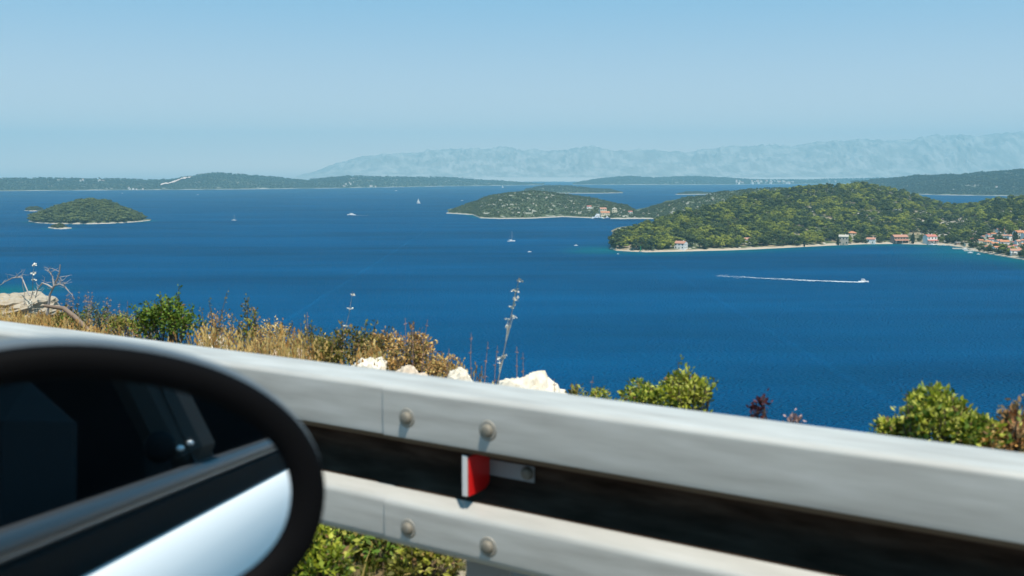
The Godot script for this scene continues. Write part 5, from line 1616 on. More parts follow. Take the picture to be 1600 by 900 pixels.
func verge_plants() -> void:
	var rng := RandomNumberGenerator.new()
	rng.seed = 2024
	M.leaf = tinted(Color(1, 1, 1), 0.6, 0.4, 0.5)
	var dry := [Color(0.5, 0.28, 0.085), Color(0.4, 0.21, 0.065), Color(0.56, 0.38, 0.14), Color(0.28, 0.16, 0.06)]
	var straw := [Color(0.68, 0.5, 0.2), Color(0.56, 0.39, 0.14), Color(0.42, 0.33, 0.11)]
	var green := [Color(0.07, 0.13, 0.012), Color(0.12, 0.19, 0.022), Color(0.09, 0.15, 0.015)]
	var lime := [Color(0.15, 0.19, 0.012), Color(0.25, 0.28, 0.02), Color(0.36, 0.37, 0.05), Color(0.42, 0.42, 0.09)]
	var olive := [Color(0.13, 0.13, 0.02), Color(0.2, 0.16, 0.035), Color(0.1, 0.1, 0.016), Color(0.28, 0.2, 0.06)]
	var sage := [Color(0.15, 0.17, 0.09), Color(0.2, 0.19, 0.12), Color(0.11, 0.12, 0.05)]
	leafy([4.293, 3.500, 0.553, 0.396, 0.348], "green_shrub", "leafy bright green shrub poking over the guardrail beside the olive shrub", 0.024, 2600, green + [lime[0]], rng)
	leafy([4.029, 3.600, 0.540, 0.300, 0.335], "sparse_shrub", "thin sparse shrub with brownish twigs next to the bright green shrub", 0.016, 700, olive + dry, rng)
	leafy([3.909, 3.700, 0.618, 0.174, 0.422], "olive_shrub", "narrow olive green shrub standing up among dry grass", 0.018, 800, olive + [lime[1]], rng)
	leafy([2.779, 3.200, 0.599, 0.323, 0.274], "dark_shrub", "dense dark olive shrub behind the white rocks", 0.016, 3000, olive, rng)
	leafy([2.353, 3.050, 0.608, 0.259, 0.235], "brown_shrub", "dry brown shrub between the dark olive shrub and the tall stalk", 0.015, 1900, dry + [olive[1]], rng)
	leafy([3.518, 3.500, 0.549, 0.295, 0.281], "dry_shrub", "orange brown dry shrub between the olive shrub and the dark olive shrub", 0.015, 1500, dry + straw + [olive[1]], rng)
	leafy([3.175, 3.400, 0.568, 0.235, 0.264], "dry_shrub", "yellowish dry shrub touching the dark olive shrub", 0.015, 1300, straw + olive, rng)
	leafy([2.593, 3.150, 0.592, 0.182, 0.238], "olive_shrub", "small olive shrub squeezed beside the dry brown shrub", 0.015, 1200, olive + dry, rng)
	leafy([2.165, 3.000, 0.556, 0.143, 0.130], "brown_shrub", "low dry brown shrub at the foot of the tall seed stalk", 0.014, 700, dry + straw, rng)
	leafy([6.766, 4.600, 0.266, 0.384, 0.236], "low_green_plant", "low dense green plant growing beside the grey rock", 0.022, 1500, green + olive, rng)
	leafy([6.553, 4.700, 0.363, 0.454, 0.326], "sage_shrub", "grey green sage bush beneath dry purple stems", 0.022, 1500, sage + [green[1]], rng)
	leafy([5.702, 4.300, 0.345, 0.342, 0.221], "low_olive_plant", "low yellowish plant between sage bush and bright green shrub", 0.02, 1100, olive + lime, rng)
	leafy([1.459, 2.750, 0.577, 0.068, 0.076], "sprig", "small loose green sprig beside the large white rock", 0.014, 150, lime + olive, rng)
	leafy([1.380, 2.750, 0.583, 0.071, 0.070], "sprig", "small yellow green sprig past the large white rock", 0.014, 190, lime, rng)
	leafy([1.201, 2.650, 0.620, 0.159, 0.114], "loose_shrub", "loose green shrub with thin stems by the upright lime bush", 0.016, 650, lime + green, rng)
	leafy([1.050, 2.600, 0.677, 0.157, 0.184], "lime_shrub", "upright lime green bush rising to a point above the guardrail", 0.016, 2200, lime, rng)
	leafy([1.148, 2.600, 0.587, 0.110, 0.060], "low_lime_shrub", "low green bush at the foot of the upright lime bush", 0.016, 500, green + lime, rng)
	leafy([0.353, 2.500, 0.700, 0.285, 0.220], "round_shrub", "big rounded yellow green bush above the guardrail", 0.017, 6500, lime + green, rng)
	leafy([0.464, 2.500, 0.602, 0.108, 0.065], "low_shrub", "low green spray at the side of the big rounded bush", 0.018, 600, lime + green, rng)
	leafy([0.234, 2.450, 0.639, 0.100, 0.120], "rust_shrub", "thin rusty twigs low between the rounded bush and dying bush", 0.016, 500, dry, rng)
	leafy([0.199, 2.500, 0.685, 0.101, 0.195], "orange_shrub", "orange brown dying bush beside the big rounded bush", 0.02, 900, [Color(0.42, 0.19, 0.08), Color(0.36, 0.22, 0.1), Color(0.26, 0.2, 0.1)], rng)
	leafy([0.810, 2.550, 0.610, 0.051, 0.076], "dark_red_plant", "small dark red plant standing alone over the guardrail", 0.016, 90, [Color(0.1, 0.02, 0.02), Color(0.07, 0.02, 0.03)], rng)
	leafy([0.721, 2.550, 0.577, 0.043, 0.024], "pink_sprig", "tiny pinkish sprig just over the guardrail edge", 0.012, 60, [Color(0.45, 0.3, 0.28)], rng)
	leafy([2.417, 2.500, 0.120, 0.320, 0.200], "low_weed", "low leafy green weed under the guardrail beside the mirror", 0.026, 1100, green + lime, rng)
	leafy([2.123, 2.400, 0.120, 0.325, 0.200], "low_weed", "broad leafy weed showing under the guardrail with straw on it", 0.026, 1100, lime + green, rng)
	leafy([1.856, 2.300, 0.120, 0.277, 0.200], "low_weed", "dark leafy weed under the guardrail near the post", 0.026, 1100, green + olive, rng)
	leafy([1.638, 2.200, 0.155, 0.235, 0.200], "low_weed", "yellowish leafy weed at the foot of the guardrail post", 0.026, 1100, lime + olive, rng)
	leafy([1.863, 2.000, 0.146, 0.277, 0.200], "low_weed", "leafy green weed spreading close to the asphalt edge", 0.026, 1100, green + lime, rng)
	part("blade", tuft_mesh(0.12, 0.5, 2, straw, rng, 0.006, false), thing("dead_straw", "loose dead straw blades lying over the weeds under the guardrail", "straw", local(1.224, 1.863), "dead straw under the guardrail"))
	part("blade", tuft_mesh(0.12, 0.5, 2, straw, rng, 0.006, false), thing("dead_straw", "loose dead straw blades lying over the weeds under the guardrail", "straw", local(1.551, 1.804), "dead straw under the guardrail"))
	part("blade", tuft_mesh(0.12, 0.5, 2, straw, rng, 0.006, false), thing("dead_straw", "loose dead straw blades lying over the weeds under the guardrail", "straw", local(1.436, 2.024), "dead straw under the guardrail"))
	part("blade", tuft_mesh(0.12, 0.5, 2, straw, rng, 0.006, false), thing("dead_straw", "loose dead straw blades lying over the weeds under the guardrail", "straw", local(0.958, 2.131), "dead straw under the guardrail"))
	part("blade", tuft_mesh(0.12, 0.5, 2, straw, rng, 0.006, false), thing("dead_straw", "loose dead straw blades lying over the weeds under the guardrail", "straw", local(0.937, 2.075), "dead straw under the guardrail"))
	part("blade", tuft_mesh(0.12, 0.5, 2, straw, rng, 0.006, false), thing("dead_straw", "loose dead straw blades lying over the weeds under the guardrail", "straw", local(0.970, 1.818), "dead straw under the guardrail"))
	part("blade", tuft_mesh(0.12, 0.5, 2, straw, rng, 0.006, false), thing("dead_straw", "loose dead straw blades lying over the weeds under the guardrail", "straw", local(1.325, 2.370), "dead straw under the guardrail"))
	part("blade", tuft_mesh(0.12, 0.5, 2, straw, rng, 0.006, false), thing("dead_straw", "loose dead straw blades lying over the weeds under the guardrail", "straw", local(1.024, 1.917), "dead straw under the guardrail"))
	part("blade", tuft_mesh(0.12, 0.5, 2, straw, rng, 0.006, false), thing("dead_straw", "loose dead straw blades lying over the weeds under the guardrail", "straw", local(1.527, 2.461), "dead straw under the guardrail"))
	part("blade", tuft_mesh(0.12, 0.5, 2, straw, rng, 0.006, false), thing("dead_straw", "loose dead straw blades lying over the weeds under the guardrail", "straw", local(1.477, 2.048), "dead straw under the guardrail"))
	part("blade", tuft_mesh(0.12, 0.5, 2, straw, rng, 0.006, false), thing("dead_straw", "loose dead straw blades lying over the weeds under the guardrail", "straw", local(1.876, 1.785), "dead straw under the guardrail"))
	part("blade", tuft_mesh(0.12, 0.5, 2, straw, rng, 0.006, false), thing("dead_straw", "loose dead straw blades lying over the weeds under the guardrail", "straw", local(1.758, 1.967), "dead straw under the guardrail"))
	part("blade", tuft_mesh(0.12, 0.5, 2, straw, rng, 0.006, false), thing("dead_straw", "loose dead straw blades lying over the weeds under the guardrail", "straw", local(1.044, 1.838), "dead straw under the guardrail"))
	part("blade", tuft_mesh(0.12, 0.5, 2, straw, rng, 0.006, false), thing("dead_straw", "loose dead straw blades lying over the weeds under the guardrail", "straw", local(1.208, 2.362), "dead straw under the guardrail"))
	part("blade", tuft_mesh(0.12, 0.5, 2, straw, rng, 0.006, false), thing("dead_straw", "loose dead straw blades lying over the weeds under the guardrail", "straw", local(1.081, 2.186), "dead straw under the guardrail"))
	part("blade", tuft_mesh(0.12, 0.5, 2, straw, rng, 0.006, false), thing("dead_straw", "loose dead straw blades lying over the weeds under the guardrail", "straw", local(1.539, 2.029), "dead straw under the guardrail"))
	part("blades", tuft_mesh(0.570, 0.130, 56, dry + straw, rng, 0.0032), thing("dry_grass_tuft", "tall dry orange grass tuft standing behind the guardrail", "grass", local(3.464, 2.950), "dry grass tufts"))
	part("blades", tuft_mesh(0.512, 0.214, 64, dry + straw, rng, 0.0032), thing("dry_grass_tuft", "tall dry orange grass tuft standing behind the guardrail", "grass", local(3.863, 3.325), "dry grass tufts"))
	part("blades", tuft_mesh(0.519, 0.165, 75, dry + straw, rng, 0.0032), thing("dry_grass_tuft", "tall dry orange grass tuft standing behind the guardrail", "grass", local(3.751, 3.263), "dry grass tufts"))
	part("blades", tuft_mesh(0.515, 0.156, 59, dry + straw, rng, 0.0032), thing("dry_grass_tuft", "tall dry orange grass tuft standing behind the guardrail", "grass", local(4.006, 3.524), "dry grass tufts"))
	part("blades", tuft_mesh(0.487, 0.223, 59, dry + straw, rng, 0.0032), thing("dry_grass_tuft", "tall dry orange grass tuft standing behind the guardrail", "grass", local(4.051, 3.600), "dry grass tufts"))
	part("blades", tuft_mesh(0.578, 0.165, 55, dry + straw, rng, 0.0032), thing("dry_grass_tuft", "tall dry orange grass tuft standing behind the guardrail", "grass", local(3.294, 2.959), "dry grass tufts"))
	part("blades", tuft_mesh(0.560, 0.166, 51, dry + straw, rng, 0.0032), thing("dry_grass_tuft", "tall dry orange grass tuft standing behind the guardrail", "grass", local(3.328, 3.022), "dry grass tufts"))
	part("blades", tuft_mesh(0.559, 0.168, 75, dry + straw, rng, 0.0032), thing("dry_grass_tuft", "tall dry orange grass tuft standing behind the guardrail", "grass", local(3.229, 2.962), "dry grass tufts"))
	part("blades", tuft_mesh(0.535, 0.189, 69, dry + straw, rng, 0.0032), thing("dry_grass_tuft", "tall dry orange grass tuft standing behind the guardrail", "grass", local(3.397, 3.151), "dry grass tufts"))
	part("blades", tuft_mesh(0.524, 0.151, 52, dry + straw, rng, 0.0032), thing("dry_grass_tuft", "tall dry orange grass tuft standing behind the guardrail", "grass", local(3.772, 3.538), "dry grass tufts"))
	part("blades", tuft_mesh(0.508, 0.193, 51, dry + straw, rng, 0.0032), thing("dry_grass_tuft", "tall dry orange grass tuft standing behind the guardrail", "grass", local(3.460, 3.279), "dry grass tufts"))
	part("blades", tuft_mesh(0.542, 0.177, 71, dry + straw, rng, 0.0032), thing("dry_grass_tuft", "tall dry orange grass tuft standing behind the guardrail", "grass", local(3.285, 3.148), "dry grass tufts"))
	part("blades", tuft_mesh(0.536, 0.159, 71, dry + straw, rng, 0.0032), thing("dry_grass_tuft", "tall dry orange grass tuft standing behind the guardrail", "grass", local(3.230, 3.128), "dry grass tufts"))
	part("blades", tuft_mesh(0.547, 0.181, 69, dry + straw, rng, 0.0032), thing("dry_grass_tuft", "tall dry orange grass tuft standing behind the guardrail", "grass", local(3.729, 3.653), "dry grass tufts"))
	part("blades", tuft_mesh(0.607, 0.178, 54, dry + straw, rng, 0.0032), thing("dry_grass_tuft", "tall dry orange grass tuft standing behind the guardrail", "grass", local(2.976, 2.947), "dry grass tufts"))
	part("blades", tuft_mesh(0.521, 0.207, 65, dry + straw, rng, 0.0032), thing("dry_grass_tuft", "tall dry orange grass tuft standing behind the guardrail", "grass", local(3.216, 3.218), "dry grass tufts"))
	part("blades", tuft_mesh(0.563, 0.177, 78, dry + straw, rng, 0.0032), thing("dry_grass_tuft", "tall dry orange grass tuft standing behind the guardrail", "grass", local(3.220, 3.259), "dry grass tufts"))
	part("blades", tuft_mesh(0.561, 0.175, 72, dry + straw, rng, 0.0032), thing("dry_grass_tuft", "tall dry orange grass tuft standing behind the guardrail", "grass", local(3.171, 3.244), "dry grass tufts"))
	part("blades", tuft_mesh(0.548, 0.199, 80, dry + straw, rng, 0.0032), thing("dry_grass_tuft", "tall dry orange grass tuft standing behind the guardrail", "grass", local(3.081, 3.187), "dry grass tufts"))
	part("blades", tuft_mesh(0.591, 0.128, 71, dry + straw, rng, 0.0032), thing("dry_grass_tuft", "tall dry orange grass tuft standing behind the guardrail", "grass", local(2.836, 2.966), "dry grass tufts"))
	part("blades", tuft_mesh(0.559, 0.179, 58, dry + straw, rng, 0.0032), thing("dry_grass_tuft", "tall dry orange grass tuft standing behind the guardrail", "grass", local(3.109, 3.288), "dry grass tufts"))
	part("blades", tuft_mesh(0.579, 0.159, 69, dry + straw, rng, 0.0032), thing("dry_grass_tuft", "tall dry orange grass tuft standing behind the guardrail", "grass", local(2.821, 3.017), "dry grass tufts"))
	part("blades", tuft_mesh(0.585, 0.207, 66, dry + straw, rng, 0.0032), thing("dry_grass_tuft", "tall dry orange grass tuft standing behind the guardrail", "grass", local(3.387, 3.662), "dry grass tufts"))
	part("blades", tuft_mesh(0.524, 0.197, 64, dry + straw, rng, 0.0032), thing("dry_grass_tuft", "tall dry orange grass tuft standing behind the guardrail", "grass", local(3.132, 3.424), "dry grass tufts"))
	part("blades", tuft_mesh(0.547, 0.215, 75, dry + straw, rng, 0.0032), thing("dry_grass_tuft", "tall dry orange grass tuft standing behind the guardrail", "grass", local(3.188, 3.524), "dry grass tufts"))
	part("blades", tuft_mesh(0.548, 0.156, 65, dry + straw, rng, 0.0032), thing("dry_grass_tuft", "tall dry orange grass tuft standing behind the guardrail", "grass", local(2.878, 3.218), "dry grass tufts"))
	part("blades", tuft_mesh(0.557, 0.116, 56, dry + straw, rng, 0.0032), thing("dry_grass_tuft", "tall dry orange grass tuft standing behind the guardrail", "grass", local(2.524, 2.950), "dry grass tufts"))
	part("blades", tuft_mesh(0.566, 0.157, 53, dry + straw, rng, 0.0032), thing("dry_grass_tuft", "tall dry orange grass tuft standing behind the guardrail", "grass", local(2.518, 2.988), "dry grass tufts"))
	part("blades", tuft_mesh(0.593, 0.120, 61, dry + straw, rng, 0.0032), thing("dry_grass_tuft", "tall dry orange grass tuft standing behind the guardrail", "grass", local(2.506, 3.021), "dry grass tufts"))
	part("blades", tuft_mesh(0.562, 0.125, 62, dry + straw, rng, 0.0032), thing("dry_grass_tuft", "tall dry orange grass tuft standing behind the guardrail", "grass", local(2.416, 2.956), "dry grass tufts"))
	part("blades", tuft_mesh(0.590, 0.141, 61, dry + straw, rng, 0.0032), thing("dry_grass_tuft", "tall dry orange grass tuft standing behind the guardrail", "grass", local(2.495, 3.102), "dry grass tufts"))
	part("blades", tuft_mesh(0.573, 0.146, 64, dry + straw, rng, 0.0032), thing("dry_grass_tuft", "tall dry orange grass tuft standing behind the guardrail", "grass", local(2.370, 2.992), "dry grass tufts"))
	part("blades", tuft_mesh(0.582, 0.126, 73, dry + straw, rng, 0.0032), thing("dry_grass_tuft", "tall dry orange grass tuft standing behind the guardrail", "grass", local(2.455, 3.149), "dry grass tufts"))
	part("blades", tuft_mesh(0.590, 0.176, 55, dry + straw, rng, 0.0032), thing("dry_grass_tuft", "tall dry orange grass tuft standing behind the guardrail", "grass", local(2.388, 3.112), "dry grass tufts"))
	part("blades", tuft_mesh(0.573, 0.181, 61, dry + straw, rng, 0.0032), thing("dry_grass_tuft", "tall dry orange grass tuft standing behind the guardrail", "grass", local(2.315, 3.064), "dry grass tufts"))
	part("blades", tuft_mesh(0.639, 0.122, 66, dry + straw, rng, 0.0032), thing("dry_grass_tuft", "tall dry orange grass tuft standing behind the guardrail", "grass", local(2.479, 3.335), "dry grass tufts"))
	part("blades", tuft_mesh(0.655, 0.130, 77, dry + straw, rng, 0.0032), thing("dry_grass_tuft", "tall dry orange grass tuft standing behind the guardrail", "grass", local(2.498, 3.414), "dry grass tufts"))
	part("blades", tuft_mesh(0.600, 0.127, 74, dry + straw, rng, 0.0032), thing("dry_grass_tuft", "tall dry orange grass tuft standing behind the guardrail", "grass", local(2.299, 3.193), "dry grass tufts"))
	part("blades", tuft_mesh(0.638, 0.158, 70, dry + straw, rng, 0.0032), thing("dry_grass_tuft", "tall dry orange grass tuft standing behind the guardrail", "grass", local(2.360, 3.333), "dry grass tufts"))
	part("blades", tuft_mesh(0.724, 0.208, 77, dry + straw, rng, 0.0032), thing("dry_grass_tuft", "tall dry orange grass tuft standing behind the guardrail", "grass", local(2.473, 3.549), "dry grass tufts"))
	part("blades", tuft_mesh(0.585, 0.138, 75, dry + straw, rng, 0.0032), thing("dry_grass_tuft", "tall dry orange grass tuft standing behind the guardrail", "grass", local(2.118, 3.092), "dry grass tufts"))
	part("blades", tuft_mesh(0.120, 0.309, 60, dry + straw, rng, 0.0032), thing("dry_grass_tuft", "tall dry orange grass tuft standing behind the guardrail", "grass", local(7.621, 4.700), "dry grass tufts"))
	part("blades", tuft_mesh(0.160, 0.303, 60, dry + straw, rng, 0.0032), thing("dry_grass_tuft", "tall dry orange grass tuft standing behind the guardrail", "grass", local(7.334, 4.700), "dry grass tufts"))
	part("blades", tuft_mesh(0.150, 0.301, 60, dry + straw, rng, 0.0032), thing("dry_grass_tuft", "tall dry orange grass tuft standing behind the guardrail", "grass", local(7.244, 4.700), "dry grass tufts"))
	part("blades", tuft_mesh(0.412, 0.279, 60, dry + straw, rng, 0.0032), thing("dry_grass_tuft", "tall dry orange grass tuft standing behind the guardrail", "grass", local(6.167, 4.700), "dry grass tufts"))
	part("blades", tuft_mesh(0.409, 0.277, 60, dry + straw, rng, 0.0032), thing("dry_grass_tuft", "tall dry orange grass tuft standing behind the guardrail", "grass", local(6.027, 4.700), "dry grass tufts"))
	part("blades", tuft_mesh(0.565, 0.136, 60, dry + straw, rng, 0.0032), thing("dry_grass_tuft", "tall dry orange grass tuft standing behind the guardrail", "grass", local(1.906, 2.950), "dry grass tufts"))
	part("blades", tuft_mesh(0.560, 0.137, 60, dry + straw, rng, 0.0032), thing("dry_grass_tuft", "tall dry orange grass tuft standing behind the guardrail", "grass", local(1.947, 2.950), "dry grass tufts"))
	part("blades", tuft_mesh(0.536, 0.138, 60, dry + straw, rng, 0.0032), thing("dry_grass_tuft", "tall dry orange grass tuft standing behind the guardrail", "grass", local(2.002, 2.950), "dry grass tufts"))
	part("blades", tuft_mesh(0.544, 0.136, 60, dry + straw, rng, 0.0032), thing("dry_grass_tuft", "tall dry orange grass tuft standing behind the guardrail", "grass", local(1.866, 2.950), "dry grass tufts"))
	stalk([1.975, 2.950], [1.783, 0.774, 2.923], "tall leaning stalk with white seed heads rising above dry tufts", [[0.99, 0.000, 0.0090], [0.95, 0.004, 0.0090], [0.92, -0.004, 0.0100], [0.89, 0.004, 0.0090], [0.85, -0.010, 0.0090], [0.84, 0.012, 0.0080], [0.81, 0.004, 0.0090], [0.70, -0.006, 0.0090], [0.69, 0.016, 0.0090], [0.67, 0.006, 0.0070]], 0.0035, Color(0.3, 0.27, 0.25), rng)
	stalk([2.969, 3.250], [2.806, 0.633, 3.252], "leaning stalk with clustered white seed heads over the dark olive shrub", [[0.98, 0.000, 0.0090], [0.90, 0.004, 0.0090], [0.80, -0.008, 0.0110], [0.72, 0.010, 0.0110], [0.64, -0.030, 0.0090], [0.55, -0.035, 0.0080], [0.50, 0.000, 0.0110], [0.38, 0.004, 0.0110], [0.20, -0.010, 0.0100], [0.12, 0.030, 0.0090]], 0.003, Color(0.3, 0.27, 0.25), rng)
	stalk([7.754, 4.900], [7.596, 0.405, 4.886], "thin stalk with round white seed heads beside the dead grey branch", [[0.99, 0.000, 0.0180], [0.88, -0.012, 0.0170], [0.78, -0.006, 0.0160], [0.60, -0.020, 0.0180], [0.45, -0.030, 0.0200], [0.42, 0.005, 0.0180], [0.48, 0.030, 0.0160]], 0.004, Color(0.3, 0.27, 0.25), rng)
	stalk([7.773, 4.900], [7.724, 0.365, 4.853], "bent bare grey twig beside the round white seed heads", [], 0.004, Color(0.3, 0.27, 0.25), rng)
	stalk([1.994, 2.950], [1.969, 0.570, 2.903], "thin bare reddish stalk standing above the verge plants", [[0.97, 0.000, 0.0040], [0.90, 0.003, 0.0040], [0.82, -0.003, 0.0040], [0.72, 0.002, 0.0040]], 0.0028, Color(0.28, 0.17, 0.14), rng, Color(0.3, 0.18, 0.15))
	stalk([1.956, 2.950], [1.913, 0.540, 2.928], "thin bare reddish stalk standing above the verge plants", [[0.97, 0.000, 0.0040], [0.90, 0.003, 0.0040], [0.82, -0.003, 0.0040], [0.72, 0.002, 0.0040]], 0.0028, Color(0.28, 0.17, 0.14), rng, Color(0.3, 0.18, 0.15))
	stalk([1.934, 2.950], [1.869, 0.530, 2.926], "thin bare reddish stalk standing above the verge plants", [[0.97, 0.000, 0.0040], [0.90, 0.003, 0.0040], [0.82, -0.003, 0.0040], [0.72, 0.002, 0.0040]], 0.0028, Color(0.28, 0.17, 0.14), rng, Color(0.3, 0.18, 0.15))
	stalk([2.137, 2.950], [2.114, 0.490, 2.969], "thin bare reddish stalk standing above the verge plants", [[0.97, 0.000, 0.0040], [0.90, 0.003, 0.0040], [0.82, -0.003, 0.0040], [0.72, 0.002, 0.0040]], 0.0028, Color(0.28, 0.17, 0.14), rng, Color(0.3, 0.18, 0.15))
	stalk([1.810, 2.950], [1.833, 0.521, 2.996], "thin bare reddish stalk standing above the verge plants", [[0.97, 0.000, 0.0040], [0.90, 0.003, 0.0040], [0.82, -0.003, 0.0040], [0.72, 0.002, 0.0040]], 0.0028, Color(0.28, 0.17, 0.14), rng, Color(0.3, 0.18, 0.15))
	stalk([1.795, 2.950], [1.776, 0.513, 2.945], "thin bare reddish stalk standing above the verge plants", [[0.97, 0.000, 0.0040], [0.90, 0.003, 0.0040], [0.82, -0.003, 0.0040], [0.72, 0.002, 0.0040]], 0.0028, Color(0.28, 0.17, 0.14), rng, Color(0.3, 0.18, 0.15))
	stalk([2.295, 2.950], [2.333, 0.585, 2.994], "thin bare reddish stalk standing above the verge plants", [[0.97, 0.000, 0.0040], [0.90, 0.003, 0.0040], [0.82, -0.003, 0.0040], [0.72, 0.002, 0.0040]], 0.0028, Color(0.28, 0.17, 0.14), rng, Color(0.3, 0.18, 0.15))
	stalk([2.265, 2.950], [2.297, 0.567, 2.999], "thin bare reddish stalk standing above the verge plants", [[0.97, 0.000, 0.0040], [0.90, 0.003, 0.0040], [0.82, -0.003, 0.0040], [0.72, 0.002, 0.0040]], 0.0028, Color(0.28, 0.17, 0.14), rng, Color(0.3, 0.18, 0.15))
	stalk([3.220, 3.400], [3.256, 0.488, 3.446], "thin bare reddish stalk standing above the verge plants", [[0.97, 0.000, 0.0040], [0.90, 0.003, 0.0040], [0.82, -0.003, 0.0040], [0.72, 0.002, 0.0040]], 0.0028, Color(0.28, 0.17, 0.14), rng, Color(0.3, 0.18, 0.15))
	stalk([2.057, 2.950], [2.035, 0.467, 2.936], "thin bare reddish stalk standing above the verge plants", [[0.97, 0.000, 0.0040], [0.90, 0.003, 0.0040], [0.82, -0.003, 0.0040], [0.72, 0.002, 0.0040]], 0.0028, Color(0.28, 0.17, 0.14), rng, Color(0.3, 0.18, 0.15))
	stalk([2.277, 2.950], [2.171, 0.598, 2.922], "thin bare reddish stalk standing above the verge plants", [[0.97, 0.000, 0.0040], [0.90, 0.003, 0.0040], [0.82, -0.003, 0.0040], [0.72, 0.002, 0.0040]], 0.0028, Color(0.28, 0.17, 0.14), rng, Color(0.3, 0.18, 0.15))
	stalk([1.655, 2.950], [1.636, 0.437, 2.923], "thin bare reddish stalk standing above the verge plants", [[0.97, 0.000, 0.0040], [0.90, 0.003, 0.0040], [0.82, -0.003, 0.0040], [0.72, 0.002, 0.0040]], 0.0028, Color(0.28, 0.17, 0.14), rng, Color(0.3, 0.18, 0.15))
	stalk([1.559, 2.950], [1.496, 0.462, 2.920], "thin bare reddish stalk standing above the verge plants", [[0.97, 0.000, 0.0040], [0.90, 0.003, 0.0040], [0.82, -0.003, 0.0040], [0.72, 0.002, 0.0040]], 0.0028, Color(0.28, 0.17, 0.14), rng, Color(0.3, 0.18, 0.15))
	stalk([5.850, 4.400], [5.762, 0.281, 4.370], "thin bare reddish stalk standing above the verge plants", [[0.97, 0.000, 0.0040], [0.90, 0.003, 0.0040], [0.82, -0.003, 0.0040], [0.72, 0.002, 0.0040]], 0.0028, Color(0.28, 0.17, 0.14), rng, Color(0.3, 0.18, 0.15))
	stalk([5.744, 4.400], [5.700, 0.237, 4.412], "thin bare reddish stalk standing above the verge plants", [[0.97, 0.000, 0.0040], [0.90, 0.003, 0.0040], [0.82, -0.003, 0.0040], [0.72, 0.002, 0.0040]], 0.0028, Color(0.28, 0.17, 0.14), rng, Color(0.3, 0.18, 0.15))
	stalk([6.451, 4.761], [6.470, 0.136, 4.791], "dry purplish stem with beaded buds above the sage bush", [[0.97, 0.000, 0.0060], [0.88, 0.004, 0.0080], [0.78, -0.004, 0.0080], [0.68, 0.003, 0.0080], [0.58, -0.004, 0.0080], [0.48, 0.003, 0.0070]], 0.0022, Color(0.2, 0.14, 0.12), rng, Color(0.3, 0.22, 0.17))
	stalk([7.135, 4.813], [7.188, 0.125, 4.838], "dry purplish stem with beaded buds above the sage bush", [[0.97, 0.000, 0.0060], [0.88, 0.004, 0.0080], [0.78, -0.004, 0.0080], [0.68, 0.003, 0.0080], [0.58, -0.004, 0.0080], [0.48, 0.003, 0.0070]], 0.0022, Color(0.2, 0.14, 0.12), rng, Color(0.3, 0.22, 0.17))
	stalk([6.561, 4.633], [6.608, 0.275, 4.663], "dry purplish stem with beaded buds above the sage bush", [[0.97, 0.000, 0.0060], [0.88, 0.004, 0.0080], [0.78, -0.004, 0.0080], [0.68, 0.003, 0.0080], [0.58, -0.004, 0.0080], [0.48, 0.003, 0.0070]], 0.0022, Color(0.2, 0.14, 0.12), rng, Color(0.3, 0.22, 0.17))
	stalk([6.560, 4.879], [6.561, 0.143, 4.901], "dry purplish stem with beaded buds above the sage bush", [[0.97, 0.000, 0.0060], [0.88, 0.004, 0.0080], [0.78, -0.004, 0.0080], [0.68, 0.003, 0.0080], [0.58, -0.004, 0.0080], [0.48, 0.003, 0.0070]], 0.0022, Color(0.2, 0.14, 0.12), rng, Color(0.3, 0.22, 0.17))
	stalk([7.206, 4.862], [7.192, 0.185, 4.893], "dry purplish stem with beaded buds above the sage bush", [[0.97, 0.000, 0.0060], [0.88, 0.004, 0.0080], [0.78, -0.004, 0.0080], [0.68, 0.003, 0.0080], [0.58, -0.004, 0.0080], [0.48, 0.003, 0.0070]], 0.0022, Color(0.2, 0.14, 0.12), rng, Color(0.3, 0.22, 0.17))
	stalk([7.003, 4.763], [7.004, 0.143, 4.748], "dry purplish stem with beaded buds above the sage bush", [[0.97, 0.000, 0.0060], [0.88, 0.004, 0.0080], [0.78, -0.004, 0.0080], [0.68, 0.003, 0.0080], [0.58, -0.004, 0.0080], [0.48, 0.003, 0.0070]], 0.0022, Color(0.2, 0.14, 0.12), rng, Color(0.3, 0.22, 0.17))
	stalk([6.940, 4.888], [6.892, 0.228, 4.903], "dry purplish stem with beaded buds above the sage bush", [[0.97, 0.000, 0.0060], [0.88, 0.004, 0.0080], [0.78, -0.004, 0.0080], [0.68, 0.003, 0.0080], [0.58, -0.004, 0.0080], [0.48, 0.003, 0.0070]], 0.0022, Color(0.2, 0.14, 0.12), rng, Color(0.3, 0.22, 0.17))
	stalk([6.866, 4.849], [6.884, 0.162, 4.881], "dry purplish stem with beaded buds above the sage bush", [[0.97, 0.000, 0.0060], [0.88, 0.004, 0.0080], [0.78, -0.004, 0.0080], [0.68, 0.003, 0.0080], [0.58, -0.004, 0.0080], [0.48, 0.003, 0.0070]], 0.0022, Color(0.2, 0.14, 0.12), rng, Color(0.3, 0.22, 0.17))
	stalk([6.766, 4.596], [6.736, 0.239, 4.605], "dry purplish stem with beaded buds above the sage bush", [[0.97, 0.000, 0.0060], [0.88, 0.004, 0.0080], [0.78, -0.004, 0.0080], [0.68, 0.003, 0.0080], [0.58, -0.004, 0.0080], [0.48, 0.003, 0.0070]], 0.0022, Color(0.2, 0.14, 0.12), rng, Color(0.3, 0.22, 0.17))
